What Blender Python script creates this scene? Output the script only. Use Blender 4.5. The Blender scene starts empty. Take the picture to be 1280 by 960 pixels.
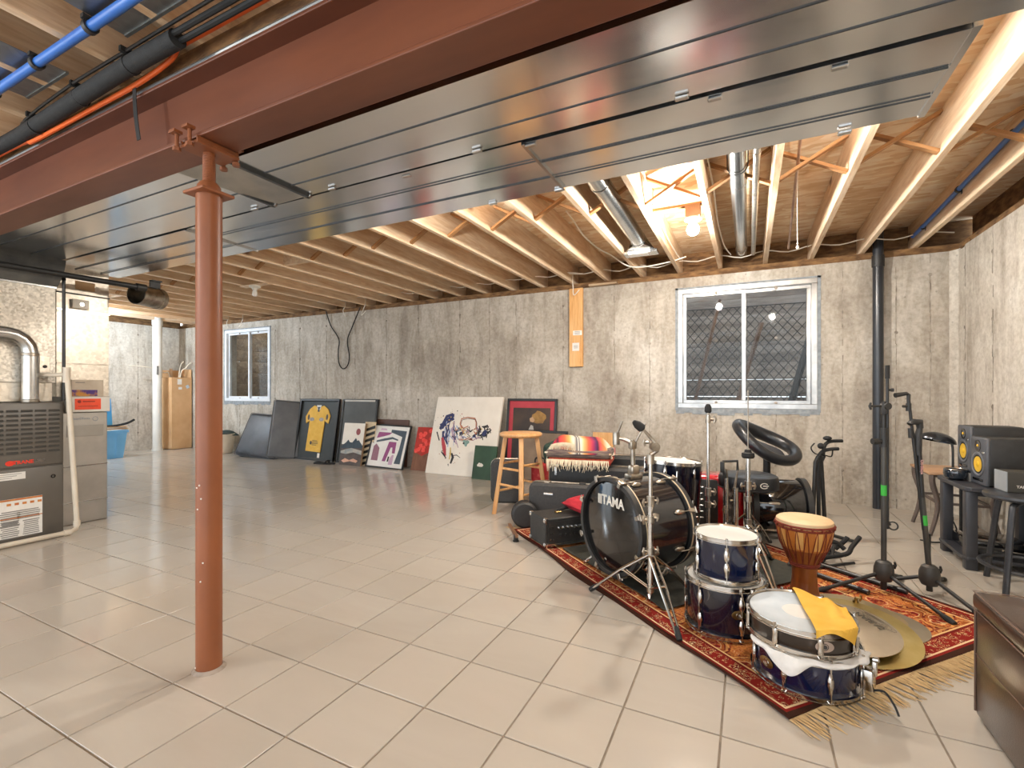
import bpy, bmesh, math, random
from mathutils import Vector, Matrix, noise

S = bpy.context.scene
COL = S.collection
PI = math.pi

# ------------------------------------------------------------------ camera
EYE = 1.06
YAW = math.atan2(295, 594)
cd = bpy.data.cameras.new('camera')
cam = bpy.data.objects.new('camera', cd)
COL.objects.link(cam)
cam.location = (0, 0, EYE)
cam.rotation_euler = (PI / 2, 0, YAW)
cd.sensor_width = 36.0
cd.lens = 36.0 * 594 / 1280
cd.shift_y = 10 / 1280
cd.clip_start = 0.05
S.camera = cam

# ------------------------------------------------------------------ world and exposure
w = bpy.data.worlds.new('world')
S.world = w
w.use_nodes = True
nt = w.node_tree
bg = nt.nodes['Background']
bg.inputs['Color'].default_value = (0.86, 0.93, 1.0, 1)
bg.inputs['Strength'].default_value = 2.5
S.view_settings.view_transform = 'Standard'
S.view_settings.look = 'None'
S.view_settings.gamma = 1
S.view_settings.use_curve_mapping = False
S.view_settings.exposure = 0.44
S.cycles.max_bounces = 10
S.cycles.diffuse_bounces = 5
S.cycles.sample_clamp_indirect = 6.0
S.cycles.caustics_reflective = False
S.cycles.caustics_refractive = False
BULB_W = 88.0
FILL_W = 44.0
COOL_FILL_W = 130.0

# ------------------------------------------------------------------ helpers
def lin(h):
    if isinstance(h, str):
        h = h.lstrip('#')
        c = [int(h[i:i + 2], 16) / 255 for i in (0, 2, 4)]
        return tuple((x / 12.92 if x <= 0.04045 else ((x + 0.055) / 1.055) ** 2.4) for x in c) + (1,)
    return tuple(h) + (1,) if len(h) == 3 else tuple(h)


class NT:
    def __init__(self, name):
        self.m = bpy.data.materials.new(name)
        self.m.use_nodes = True
        self.t = self.m.node_tree
        self.b = self.t.nodes['Principled BSDF']
        self.out = self.t.nodes['Material Output']

    def n(self, typ, **kw):
        nd = self.t.nodes.new(typ)
        for k, v in kw.items():
            if k in nd.inputs.keys():
                self.set(nd.inputs[k], v)
            else:
                setattr(nd, k, v)
        return nd

    def set(self, sock, v):
        if isinstance(v, bpy.types.NodeSocket):
            self.t.links.new(v, sock)
        else:
            sock.default_value = v

    def coord(self, scale=(1, 1, 1), loc=(0, 0, 0), rot=(0, 0, 0), kind='Object'):
        tc = self.n('ShaderNodeTexCoord')
        mp = self.n('ShaderNodeMapping')
        self.t.links.new(tc.outputs[kind], mp.inputs['Vector'])
        mp.inputs['Scale'].default_value = scale
        mp.inputs['Location'].default_value = loc
        mp.inputs['Rotation'].default_value = rot
        return mp.outputs[0]

    def noise(self, vec, scale=5, detail=4, rough=0.55, dist=0):
        nd = self.n('ShaderNodeTexNoise', Scale=scale, Detail=detail, Roughness=rough, Distortion=dist)
        self.t.links.new(vec, nd.inputs['Vector'])
        return nd.outputs['Fac']

    def ramp(self, fac, stops, interp='LINEAR'):
        r = self.n('ShaderNodeValToRGB')
        self.t.links.new(fac, r.inputs['Fac'])
        cr = r.color_ramp
        cr.interpolation = interp
        while len(cr.elements) > 1:
            cr.elements.remove(cr.elements[-1])
        cr.elements[0].position = stops[0][0]
        cr.elements[0].color = lin(stops[0][1])
        for p, c in stops[1:]:
            e = cr.elements.new(p)
            e.color = lin(c)
        return r.outputs['Color']

    def mix(self, fac, a, b, mode='MIX'):
        nd = self.n('ShaderNodeMix', data_type='RGBA', blend_type=mode)
        self.set(nd.inputs[0], fac)
        for i, v in ((6, a), (7, b)):
            self.set(nd.inputs[i], lin(v) if isinstance(v, str) else v)
        return nd.outputs[2]

    def math(self, op, a, b=0.0, c=0.0):
        nd = self.n('ShaderNodeMath', operation=op)
        self.set(nd.inputs[0], a)
        self.set(nd.inputs[1], b)
        self.set(nd.inputs[2], c)
        return nd.outputs[0]

    def bump(self, h, strength=0.3, dist=0.01):
        nd = self.n('ShaderNodeBump', Strength=strength, Distance=dist)
        self.t.links.new(h, nd.inputs['Height'])
        self.t.links.new(nd.outputs[0], self.b.inputs['Normal'])

    def done(self, color=None, rough=None, metal=None, coat=None, spec=None):
        if color is not None:
            self.set(self.b.inputs['Base Color'], lin(color) if isinstance(color, str) else color)
        if rough is not None:
            self.set(self.b.inputs['Roughness'], rough)
        if metal is not None:
            self.set(self.b.inputs['Metallic'], metal)
        if coat is not None:
            self.set(self.b.inputs['Coat Weight'], coat)
        if spec is not None:
            self.set(self.b.inputs['Specular IOR Level'], spec)
        return self.m


def M(name, c1, c2=None, rough=0.5, metal=0.0, scale=8, stretch=(1, 1, 1), bump=0.0, bscale=None, coat=None, spec=None, detail=4, lo=.35, hi=.65, rvar=0.0):
    t = NT(name)
    v = t.coord(stretch)
    col = c1
    if c2:
        f = t.noise(v, scale, detail)
        col = t.ramp(f, [(lo, c1), (hi, c2)])
        if rvar:
            t.set(t.b.inputs['Roughness'], t.math('MULTIPLY_ADD', f, rvar * 2, rough - rvar))
    if bump:
        t.bump(t.noise(v, bscale or scale * 6, 3), bump, 0.004)
    return t.done(col, None if (rvar and c2) else rough, metal, coat, spec)


class MB:
    """collects geometry in the thing's own coordinates; build() links one mesh object"""
    def __init__(self, mtx=None):
        self.v, self.f, self.mi, self.st = [], [], [], [mtx or Matrix.Identity(4)]

    def push(self, m):
        self.st.append(self.st[-1] @ m)

    def pop(self):
        self.st.pop()

    def add(self, vs, fs, m=0):
        o = len(self.v)
        T = self.st[-1]
        self.v += [tuple(T @ Vector(p)) for p in vs]
        self.f += [tuple(i + o for i in q) for q in fs]
        self.mi += [m] * len(fs)
        return self

    def box(self, c, s, m=0, rot=None):
        x, y, z = [k / 2 for k in s]
        vs = [(-x, -y, -z), (x, -y, -z), (x, y, -z), (-x, y, -z), (-x, -y, z), (x, -y, z), (x, y, z), (-x, y, z)]
        R = (rot.to_matrix() if hasattr(rot, 'to_matrix') else rot) if rot is not None else Matrix.Identity(3)
        vs = [tuple(R @ Vector(p) + Vector(c)) for p in vs]
        return self.add(vs, [(3, 2, 1, 0), (4, 5, 6, 7), (0, 1, 5, 4), (1, 2, 6, 5), (2, 3, 7, 6), (3, 0, 4, 7)], m)

    def bb(self, x0, x1, y0, y1, z0, z1, m=0):
        return self.box(((x0 + x1) / 2, (y0 + y1) / 2, (z0 + z1) / 2), (abs(x1 - x0), abs(y1 - y0), abs(z1 - z0)), m)

    def rbox(self, c, s, r=0.01, m=0, seg=2, rot=None):
        bm = bmesh.new()
        bmesh.ops.create_cube(bm, size=1.0)
        bmesh.ops.scale(bm, vec=s, verts=bm.verts)
        bmesh.ops.bevel(bm, geom=list(bm.edges), offset=min(r, min(s) * .48), segments=seg, affect='EDGES', profile=.5)
        R = rot.to_matrix() if rot is not None else Matrix.Identity(3)
        bm.verts.index_update()
        vs = [tuple(R @ p.co + Vector(c)) for p in bm.verts]
        fs = [tuple(q.index for q in fa.verts) for fa in bm.faces]
        bm.free()
        return self.add(vs, fs, m)

    def tube(self, pts, r, n=8, m=0, caps=True, closed=False):
        pts = [Vector(p) for p in pts]
        k = len(pts)
        rr = r if isinstance(r, (list, tuple)) else [r] * k
        tang = []
        for i in range(k):
            a = pts[(i - 1) % k] if (i > 0 or closed) else pts[i]
            b = pts[(i + 1) % k] if (i < k - 1 or closed) else pts[i]
            d = (b - a)
            tang.append(d.normalized() if d.length > 1e-9 else Vector((0, 0, 1)))
        t0 = tang[0]
        up = Vector((0, 0, 1)) if abs(t0.z) < .9 else Vector((1, 0, 0))
        nrm = t0.cross(up).normalized()
        vs, fs = [], []
        for i in range(k):
            t = tang[i]
            nrm = (nrm - t * nrm.dot(t)).normalized()
            bn = t.cross(nrm)
            for j in range(n):
                a = 2 * PI * j / n
                vs.append(tuple(pts[i] + (nrm * math.cos(a) + bn * math.sin(a)) * rr[i]))
        for i in range(k if closed else k - 1):
            i2 = (i + 1) % k
            for j in range(n):
                j2 = (j + 1) % n
                fs.append((i * n + j, i * n + j2, i2 * n + j2, i2 * n + j))
        if caps and not closed:
            fs.append(tuple(reversed(range(n))))
            fs.append(tuple((k - 1) * n + j for j in range(n)))
        return self.add(vs, fs, m)

    def cyl(self, p0, p1, r0, r1=None, n=14, m=0, caps=True):
        return self.tube([p0, p1], [r0, r0 if r1 is None else r1], n, m, caps)

    def lathe(self, prof, n=28, m=0, mtx=None, a0=0.0, a1=2 * PI):
        vs, fs, idx = [], [], []
        full = abs(a1 - a0 - 2 * PI) < 1e-6
        cnt = n if full else n + 1
        for (r, z) in prof:
            if r < 1e-6:
                idx.append([len(vs)] * cnt)
                vs.append((0, 0, z))
            else:
                idx.append(list(range(len(vs), len(vs) + cnt)))
                for j in range(cnt):
                    a = a0 + (a1 - a0) * j / n
                    vs.append((r * math.cos(a), r * math.sin(a), z))
        for i in range(len(prof) - 1):
            for j in range(n):
                j2 = (j + 1) % cnt
                q = [idx[i][j], idx[i][j2], idx[i + 1][j2], idx[i + 1][j]]
                u = []
                for x in q:
                    if x not in u:
                        u.append(x)
                if len(u) > 2:
                    fs.append(tuple(u))
        if mtx is not None:
            vs = [tuple(mtx @ Vector(p)) for p in vs]
        return self.add(vs, fs, m)

    def sphere(self, c, r, m=0, n=16, k=9, sc=(1, 1, 1)):
        prof = [(r * math.sin(PI * i / k), -r * math.cos(PI * i / k)) for i in range(k + 1)]
        prof[0] = (0, -r)
        prof[-1] = (0, r)
        return self.lathe(prof, n, m, Matrix.Translation(c) @ Matrix.Diagonal((sc[0], sc[1], sc[2], 1)))

    def torus(self, c, R, r, mtx=None, n=32, k=8, m=0):
        T = Matrix.Translation(c) @ (mtx or Matrix.Identity(4))
        pts = [T @ Vector((R * math.cos(2 * PI * i / n), R * math.sin(2 * PI * i / n), 0)) for i in range(n)]
        return self.tube(pts, r, k, m, closed=True)

    def prism(self, poly, z0, z1, m=0, mtx=None):
        k = len(poly)
        vs = [(x, y, z0) for x, y in poly] + [(x, y, z1) for x, y in poly]
        if mtx is not None:
            vs = [tuple(mtx @ Vector(p)) for p in vs]
        fs = [tuple(reversed(range(k))), tuple(range(k, 2 * k))]
        fs += [(i, (i + 1) % k, k + (i + 1) % k, k + i) for i in range(k)]
        return self.add(vs, fs, m)

    def sheet(self, fn, nu, nv, th=0.003, m=0):
        """a sheet with real thickness th; fn(u, v) -> point, u and v in 0..1"""
        g = [[Vector(fn(i / nu, j / nv)) for j in range(nv + 1)] for i in range(nu + 1)]
        vs, fs = [], []
        W = nv + 1
        tot = (nu + 1) * W
        lo = []
        for i in range(nu + 1):
            for j in range(W):
                a = g[min(i + 1, nu)][j] - g[max(i - 1, 0)][j]
                b = g[i][min(j + 1, nv)] - g[i][max(j - 1, 0)]
                nn = a.cross(b)
                nn = nn.normalized() if nn.length > 1e-9 else Vector((0, 0, 1))
                vs.append(tuple(g[i][j]))
                lo.append(tuple(g[i][j] - nn * th))
        vs += lo
        for i in range(nu):
            for j in range(nv):
                a, b, c, d = i * W + j, (i + 1) * W + j, (i + 1) * W + j + 1, i * W + j + 1
                fs.append((a, b, c, d))
                fs.append((tot + d, tot + c, tot + b, tot + a))
        for i in range(nu):
            for j in (0, nv):
                a, b = i * W + j, (i + 1) * W + j
                fs.append((a, b, tot + b, tot + a))
        for j in range(nv):
            for i in (0, nu):
                a, b = i * W + j, i * W + j + 1
                fs.append((a, b, tot + b, tot + a))
        return self.add(vs, fs, m)

    def build(self, name, mats, parent=None, loc=None, rot=None, bevel=0.0, angle=35):
        me = bpy.data.meshes.new(name)
        me.from_pydata(self.v, [], self.f)
        bm = bmesh.new()
        bm.from_mesh(me)
        bmesh.ops.recalc_face_normals(bm, faces=bm.faces)
        bm.to_mesh(me)
        bm.free()
        mats = mats if isinstance(mats, (list, tuple)) else [mats]
        for mm in mats:
            me.materials.append(mm)
        if len(mats) > 1:
            me.polygons.foreach_set('material_index', self.mi)
        me.polygons.foreach_set('use_smooth', [True] * len(me.polygons))
        me.set_sharp_from_angle(angle=math.radians(angle))
        o = bpy.data.objects.new(name, me)
        COL.objects.link(o)
        if parent is not None:
            o.parent = parent
        if loc is not None:
            o.location = loc
        if rot is not None:
            o.rotation_euler = rot
        if bevel:
            md = o.modifiers.new('bevel', 'BEVEL')
            md.width = bevel
            md.segments = 2
            md.limit_method = 'ANGLE'
        return o


def thing(name, label, cat, loc=(0, 0, 0), rotz=0.0, group=None, rot=None):
    o = bpy.data.objects.new(name, None)
    o.empty_display_size = 0.05
    COL.objects.link(o)
    o.location = loc
    o.rotation_euler = rot or (0, 0, rotz)
    return tag(o, label, cat, group)


def tag(o, label, cat, group=None):
    o['label'] = label
    o['category'] = cat
    if group:
        o['group'] = group
    return o


def struct(o):
    o['kind'] = 'structure'
    return o


def dup(root, loc=None, rot=None, label=None):
    c = root.copy()
    COL.objects.link(c)
    for ch in list(root.children):
        d = dup(ch)
        d.parent = c
    if loc is not None:
        c.location = loc
    if rot is not None:
        c.rotation_euler = rot
    if label:
        c['label'] = label
    return c


def text_mb(mb, s, size, mtx, depth=0.0006, m=0, bold=0.0, align='CENTER', sx=1.0, shear=0.0):
    cu = bpy.data.curves.new('lettering', 'FONT')
    cu.body = s
    cu.size = size
    cu.extrude = depth
    cu.offset = bold
    cu.shear = shear
    cu.align_x = align
    cu.align_y = 'CENTER'
    cu.resolution_u = 2
    ob = bpy.data.objects.new('lettering', cu)
    COL.objects.link(ob)
    bpy.context.view_layer.update()
    me = bpy.data.meshes.new_from_object(ob.evaluated_get(bpy.context.evaluated_depsgraph_get()))
    T = mtx @ Matrix.Diagonal((sx, 1, 1, 1))
    mb.add([tuple(T @ p.co) for p in me.vertices], [tuple(q.vertices) for q in me.polygons], m)
    bpy.data.objects.remove(ob)
    bpy.data.meshes.remove(me)
    bpy.data.curves.remove(cu)


def frame(org, xax, yax):
    """matrix with local x, y along the given directions and z = x cross y"""
    x = Vector(xax).normalized()
    y = Vector(yax)
    y = (y - x * y.dot(x)).normalized()
    z = x.cross(y)
    m = Matrix((x, y, z)).transposed().to_4x4()
    m.translation = Vector(org)
    return m


def arc(c, r, a0, a1, n, ax=(1, 0, 0), ay=(0, 0, 1)):
    ax, ay, c = Vector(ax), Vector(ay), Vector(c)
    return [c + ax * (r * math.cos(a0 + (a1 - a0) * i / n)) + ay * (r * math.sin(a0 + (a1 - a0) * i / n)) for i in range(n + 1)]


def smooth_path(pts, n=6):
    P = [Vector(p) for p in pts]
    out = []
    for i in range(len(P) - 1):
        p0, p1, p2, p3 = P[max(i - 1, 0)], P[i], P[i + 1], P[min(i + 2, len(P) - 1)]
        for k in range(n):
            t = k / n
            out.append(0.5 * ((2 * p1) + (p2 - p0) * t + (2 * p0 - 5 * p1 + 4 * p2 - p3) * t * t + (3 * p1 - p0 - 3 * p2 + p3) * t ** 3))
    out.append(P[-1])
    return out


def E3(x, y, z):
    from mathutils import Euler
    return Euler((x, y, z))


def RX(a): return Matrix.Rotation(a, 4, 'X')
def RY(a): return Matrix.Rotation(a, 4, 'Y')
def RZ(a): return Matrix.Rotation(a, 4, 'Z')
def TR(*p): return Matrix.Translation(p)


rnd = random.Random(7)

# ------------------------------------------------------------------ materials
def concrete_mat(name, base, light, dark, seed):
    t = NT(name)
    v = t.coord((1, 1, 1), (seed, 0, 0))
    vs = t.coord((2.6, 2.6, 0.6), (seed, 0, 0))
    big = t.noise(v, 1.1, 5, .6, .4)
    streak = t.noise(vs, 3.0, 6, .65, .6)
    fine = t.noise(v, 28, 5, .7)
    c = t.ramp(big, [(.3, dark), (.5, base), (.7, light)])
    st = t.ramp(streak, [(.34, '#a89d90'), (.55, '#ffffff')])
    c = t.mix(.45, c, st, 'MULTIPLY')
    fi = t.ramp(fine, [(.25, '#b9b1a6'), (.6, '#ffffff')])
    c = t.mix(.6, c, fi, 'MULTIPLY')
    vo = t.n('ShaderNodeTexVoronoi', Scale=9.0)
    t.t.links.new(v, vo.inputs['Vector'])
    pit = t.ramp(vo.outputs['Distance'], [(.03, '#000000'), (.09, '#ffffff')])
    c = t.mix(.35, c, pit, 'MULTIPLY')
    h = t.math('ADD', t.math('MULTIPLY', fine, .5), t.math('MULTIPLY', streak, 1.0))
    t.bump(h, .35, .012)
    return t.done(c, .85, 0)


concrete = concrete_mat('cast_concrete', '#beb6a9', '#d3cdc3', '#a0968a', 3)
concrete_pale = concrete_mat('pale_concrete', '#d3ccc0', '#e0dbd1', '#bdb4a7', 9)
seam_m = M('concrete_seam', '#7f766b', '#aba295', .9, scale=14, lo=.4, hi=.6)
sill_m = M('dirty_sill', '#5b4028', '#8d6a44', .9, scale=9, stretch=(1, 1, 3), bump=.4)


def wood_mat(name, c1, c2, c3, axis=1, rough=.6, sc=1.0, knots=False):
    t = NT(name)
    st = [9 * sc, 9 * sc, 9 * sc]
    st[axis] = 0.9 * sc
    info = t.n('ShaderNodeObjectInfo')
    tc = t.n('ShaderNodeTexCoord')
    ad = t.n('ShaderNodeVectorMath', operation='MULTIPLY_ADD')
    t.t.links.new(tc.outputs['Object'], ad.inputs[0])
    ad.inputs[1].default_value = st
    cmb = t.n('ShaderNodeCombineXYZ')
    for i in range(3):
        t.t.links.new(t.math('MULTIPLY', info.outputs['Random'], 37.0 + 11 * i), cmb.inputs[i])
    t.t.links.new(cmb.outputs[0], ad.inputs[2])
    v = ad.outputs[0]
    f = t.noise(v, 1.4, 6, .6, 1.2)
    g = t.noise(v, 7, 3, .6)
    c = t.ramp(f, [(.32, c1), (.5, c2), (.68, c3)])
    c = t.mix(.25, c, t.ramp(g, [(.35, '#b99a78'), (.6, '#ffffff')]), 'MULTIPLY')
    val = t.math('MULTIPLY_ADD', info.outputs['Random'], .22, .89)
    hsv = t.n('ShaderNodeHueSaturation')
    t.t.links.new(c, hsv.inputs['Color'])
    t.t.links.new(val, hsv.inputs['Value'])
    c = hsv.outputs[0]
    if knots:
        vo = t.n('ShaderNodeTexVoronoi', Scale=1.0)
        ks = t.n('ShaderNodeVectorMath', operation='MULTIPLY')
        t.t.links.new(v, ks.inputs[0])
        ks.inputs[1].default_value = (.28, 1.6, .28) if axis == 1 else (.28, .28, .28)
        t.t.links.new(ks.outputs[0], vo.inputs['Vector'])
        k = t.ramp(vo.outputs['Distance'], [(.05, '#6b4526'), (.11, '#ffffff')])
        c = t.mix(.8, c, k, 'MULTIPLY')
    t.bump(f, .12, .003)
    return t.done(c, rough, 0)


joist_m = wood_mat('joist_lumber', '#d6b38e', '#e6ccac', '#efdcc2', 1, .65, 1, True)
brace_m = wood_mat('brace_lumber', '#96683c', '#ab7d4f', '#bd9062', 0, .7)
board_m = wood_mat('amber_board', '#cf9858', '#dba86a', '#e2b67c', 2, .5)
stool_m = wood_mat('birch_wood', '#c9915a', '#d9a56c', '#e2b47e', 2, .35)
timber_m = wood_mat('weathered_timber', '#7d6650', '#9c8468', '#b59d80', 0, .85, .7)
timber_dark = wood_mat('dark_timber', '#645b55', '#7d746d', '#968d85', 0, .85, .7)


def osb_mat():
    t = NT('strand_board')
    v = t.coord((1, 1, 1))
    vs = t.coord((9, 28, 9), rot=(0, 0, .5))
    vo = t.n('ShaderNodeTexVoronoi', Scale=1.0)
    t.t.links.new(vs, vo.inputs['Vector'])
    f = t.noise(v, 3, 4)
    sep = t.n('ShaderNodeSeparateColor')
    t.t.links.new(vo.outputs['Color'], sep.inputs[0])
    c = t.ramp(sep.outputs[0], [(.1, '#e3c59c'), (.5, '#f0d9b6'), (.9, '#f8ead0')])
    c = t.mix(.35, c, t.ramp(f, [(.35, '#c9a67c'), (.62, '#ffffff')]), 'MULTIPLY')
    t.bump(sep.outputs[0], .15, .004)
    return t.done(c, .7, 0)


osb = osb_mat()


def tile_mat():
    t = NT('glazed_tile')
    info = t.n('ShaderNodeObjectInfo')
    geo = t.n('ShaderNodeNewGeometry')
    mp = t.n('ShaderNodeMapping')
    t.t.links.new(geo.outputs['Position'], mp.inputs['Vector'])
    mp.inputs['Rotation'].default_value = (0, 0, .35)
    mp.inputs['Scale'].default_value = (.8, 2.5, 1)
    f = t.noise(mp.outputs[0], 1.2, 5, .6, .8)
    c = t.ramp(f, [(.25, '#b5ac9f'), (.5, '#b9b0a4'), (.75, '#bdb5a9')])
    val = t.math('MULTIPLY_ADD', info.outputs['Random'], .08, .95)
    hsv = t.n('ShaderNodeHueSaturation')
    t.t.links.new(c, hsv.inputs['Color'])
    t.t.links.new(val, hsv.inputs['Value'])
    ro = .15
    return t.done(hsv.outputs[0], ro, 0, spec=.6)


tile_m = tile_mat()
grout_m = M('tan_grout', '#85786a', '#9a8c7c', .9, scale=20)


def galv(name, c1, c2, rough=.32, sc=60, stretch=(1, 1, 1), streak=0.0):
    t = NT(name)
    v = t.coord(stretch)
    vo = t.n('ShaderNodeTexVoronoi', Scale=sc)
    t.t.links.new(v, vo.inputs['Vector'])
    sep = t.n('ShaderNodeSeparateColor')
    t.t.links.new(vo.outputs['Color'], sep.inputs[0])
    f = t.noise(t.coord((.6, 3.0, 3.0)), 2.2, 5, .6, .5)
    k = t.math('MULTIPLY_ADD', sep.outputs[0], .35 if sc > 20 else .06, t.math('MULTIPLY', f, .65 if sc > 20 else .94))
    c = t.ramp(k, [(.25, c1), (.75, c2)])
    t.set(t.b.inputs['Roughness'], t.math('MULTIPLY_ADD', f, .16, rough - .08))
    if streak:
        t.bump(f, streak, .01)
    return t.done(c, None, 1.0)


duct_m = galv('galvanised_duct', '#eaf0f5', '#f8fafc', .19, 6)
plenum_m = galv('galvanised_plenum', '#b5ab9c', '#d6cdbf', .38, 45)
spangle_m = galv('spangled_steel', '#9c958a', '#d9d2c6', .45, 75)
steel_bright = M('bright_steel', '#d4d4d2', '#b9bab9', .22, 1.0, scale=6)
chrome = M('chrome', '#d9d6d0', '#c2bcb4', .14, 1.0, scale=10)
chrome_dull = M('worn_chrome', '#bfb6a8', '#8d8479', .28, 1.0, scale=16)
brass_dull = M('brass_dull', '#a98d5c', '#8b7348', .35, 1.0, scale=16)
oxide = M('red_oxide_paint', '#8f5432', '#7f4829', .42, 0, scale=3, bump=.05, rvar=.08)
oxide_beam = M('beam_oxide_paint', '#74442f', '#5d3424', .40, 0, scale=2, stretch=(.4, 2, 2), bump=.06, rvar=.1)
black_metal = M('black_powder_coat', '#1d1c1b', '#262524', .42, 0, scale=20)
black_gloss = M('black_gloss', '#0b0b0d', '#111114', .12, 0, scale=3, coat=.6)
black_plastic = M('black_plastic', '#232221', '#2b2a29', .5, 0, scale=30, bump=.08, bscale=300)
black_rubber = M('black_rubber', '#161616', '#1f1f1f', .75, 0, scale=20)
charcoal = M('charcoal_tolex', '#323130', '#3d3b39', .6, 0, scale=60, bump=.15, bscale=350)
black_vinyl = M('black_vinyl', '#1c1d20', '#27282b', .33, 0, scale=12, bump=.08)
slate_vinyl = M('slate_vinyl', '#34363a', '#42444a', .45, 0, scale=6, bump=.1)
white_pvc = M('white_pvc', '#e6e3dc', '#d8d5cd', .35, 0, scale=4)
cream_pvc = M('cream_pvc', '#ddd2bf', '#cfc4b2', .4, 0, scale=4)
white_vinyl = M('white_vinyl_frame', '#e8ebee', '#d6dadf', .35, 0, scale=5)
alu_frame = M('aluminium_frame', '#c5c3bf', '#a5a4a2', .3, .9, scale=6)
caulk_m = M('grey_caulk', '#7f868b', '#9aa0a4', .8, 0, scale=20, bump=.3)
cardboard = M('cardboard', '#c99d6f', '#d8b084', .8, 0, scale=3)
paper_m = M('white_paper', '#ebe8e2', '#dedad2', .7, 0, scale=12)

# ================================================================== SETTING
WY, RXW, LXW = 5.42, 1.62, -9.95      # back wall, right wall, left wall faces
WT, JB, SUB = 2.29, 2.355, 2.595      # wall top, joist bottom, subfloor
YB = -2.4                              # the room goes on behind the camera to an open side

# ---- floor: tiles on a grout bed
fl = MB()
fl.bb(LXW, RXW, YB, WY, -0.12, -0.005)
floor = struct(fl.build('floor', grout_m))
P_T, G = 0.30, 0.006
tb = MB()
tb.rbox((0, 0, -0.004), (P_T - G, P_T - G, 0.008), 0.0012, seg=1)
t0 = tb.build('floor_tile', tile_m)
tile_me = t0.data
bpy.data.objects.remove(t0)
cs, sn = math.cos(YAW), math.sin(YAW)
cells = []
i0, i1 = int(math.floor((LXW + .075) / P_T)), int(math.ceil((RXW + .075) / P_T))
j0, j1 = int(math.floor((YB - .1) / P_T)), int(math.ceil((WY - .1) / P_T))
for i in range(i0, i1):
    for j in range(j0, j1):
        x, y = -0.075 + (i + .5) * P_T, 0.1 + (j + .5) * P_T
        if x < LXW + .1 or x > RXW - .02 or y > WY - .02:
            continue
        d = -x * sn + y * cs
        u = 640 + 594 * (x * cs + y * sn) / d if d > .05 else -9999
        vv = 490 + 594 * EYE / d if d > .05 else 99999
        seen = d > .5 and -60 < u < 1340 and vv < 1030
        if seen and x < -4.5 and y < 2.0:
            seen = False                       # under and behind the furnace
        cells.append((0 if seen else 1, d if seen else 50 - d, x, y))
cells.sort()
tl = MB()
for k, (a, d, x, y) in enumerate(cells):
    lift = rnd.uniform(-.0006, .0006)
    if k < 300:
        o = bpy.data.objects.new('floor_tile', tile_me)
        COL.objects.link(o)
        o.parent = floor
        o.location = (x, y, lift)
        o.rotation_euler = (rnd.uniform(-.0015, .0015), rnd.uniform(-.0015, .0015), 0)
    else:
        h = (P_T - G) / 2
        tl.bb(x - h, x + h, y - h, y + h, -.008, lift)
o = tl.build('far_floor_tiles', tile_m, floor)
o['kind'] = 'stuff'

# ---- walls
WIN = [(-8.52, -7.30, .90, 2.17), (-0.68, .60, .89, 2.165)]
bw = MB()
T2 = WY + .22
xs = LXW - .25
for (x0, x1, z0, z1) in WIN:
    bw.bb(xs, x0, WY, T2, -.1, WT)
    bw.bb(x0, x1, WY, T2, -.1, z0)
    bw.bb(x0, x1, WY, T2, z1, WT)
    xs = x1
bw.bb(xs, RXW + .25, WY, T2, -.1, WT)
wall_back = struct(bw.build('wall_back', concrete))
rw = MB()
rw.bb(RXW, RXW + .25, YB, WY, -.1, WT)
rw.prism([(RXW - .045, WY), (RXW, WY - .06), (RXW + .02, WY)], 0, WT)
wall_right = struct(rw.build('wall_right', concrete_pale))
lw = MB()
lw.bb(LXW - .25, LXW, YB, 1.9, -.1, WT)
lw.bb(LXW - .25, LXW, 3.9, WY, -.1, WT)
lw.bb(LXW - .25, LXW, 1.9, 3.9, 2.1, WT)
lw.bb(LXW - .25, LXW, 1.9, 3.9, -.1, .0)
wall_left = struct(lw.build('wall_left', concrete_pale))


def seam(parent, along, pos, face, z0, z1, sign):
    """fin of cement left between two form boards; wobbly strip proud of the wall with tie holes"""
    mb = MB()
    n = 26
    for k in range(n):
        za, zb = z0 + (z1 - z0) * k / n, z0 + (z1 - z0) * (k + 1) / n
        if rnd.random() < .12:
            continue
        wv, dv, off = rnd.uniform(.003, .010), rnd.uniform(.001, .005), rnd.uniform(-.004, .004)
        if along == 'x':
            mb.bb(pos + off - wv / 2, pos + off + wv / 2, face - dv, face + .004, za, zb)
        else:
            mb.bb(face - .004 if sign > 0 else face - dv, face + dv if sign > 0 else face + .004, pos + off - wv / 2, pos + off + wv / 2, za, zb)
    for z in (.32, .95, 1.6, 2.1):
        r = .014
        if along == 'x':
            mb.cyl((pos, face - .006, z), (pos, face + .004, z), r, n=9)
        else:
            mb.cyl((face - .004, pos, z), (face + .006 * sign, pos, z), r, n=9)
    mb.build('form_seam', seam_m, parent)


for x in (-9.2, -8.72, -7.166, -6.564, -5.966, -5.36, -4.747, -4.167, -3.474, -3.018, -2.635, -2.0, -1.376, -.98, .8, 1.205, 1.447):
    seam(wall_back, 'x', x, WY, 0, WT, -1)
for x, z1 in ((-8.1, .88), (-7.6, .88), (-.3, .87), (.25, .87)):
    seam(wall_back, 'x', x, WY, 0, z1, -1)
for y in (5.22, 4.72, 4.1, 3.5, 2.9, 2.3):
    seam(wall_right, 'y', y, RXW, 0, WT, -1)
for y in (4.72, 4.1):
    seam(wall_left, 'y', y, LXW, 0, WT, 1)

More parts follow.
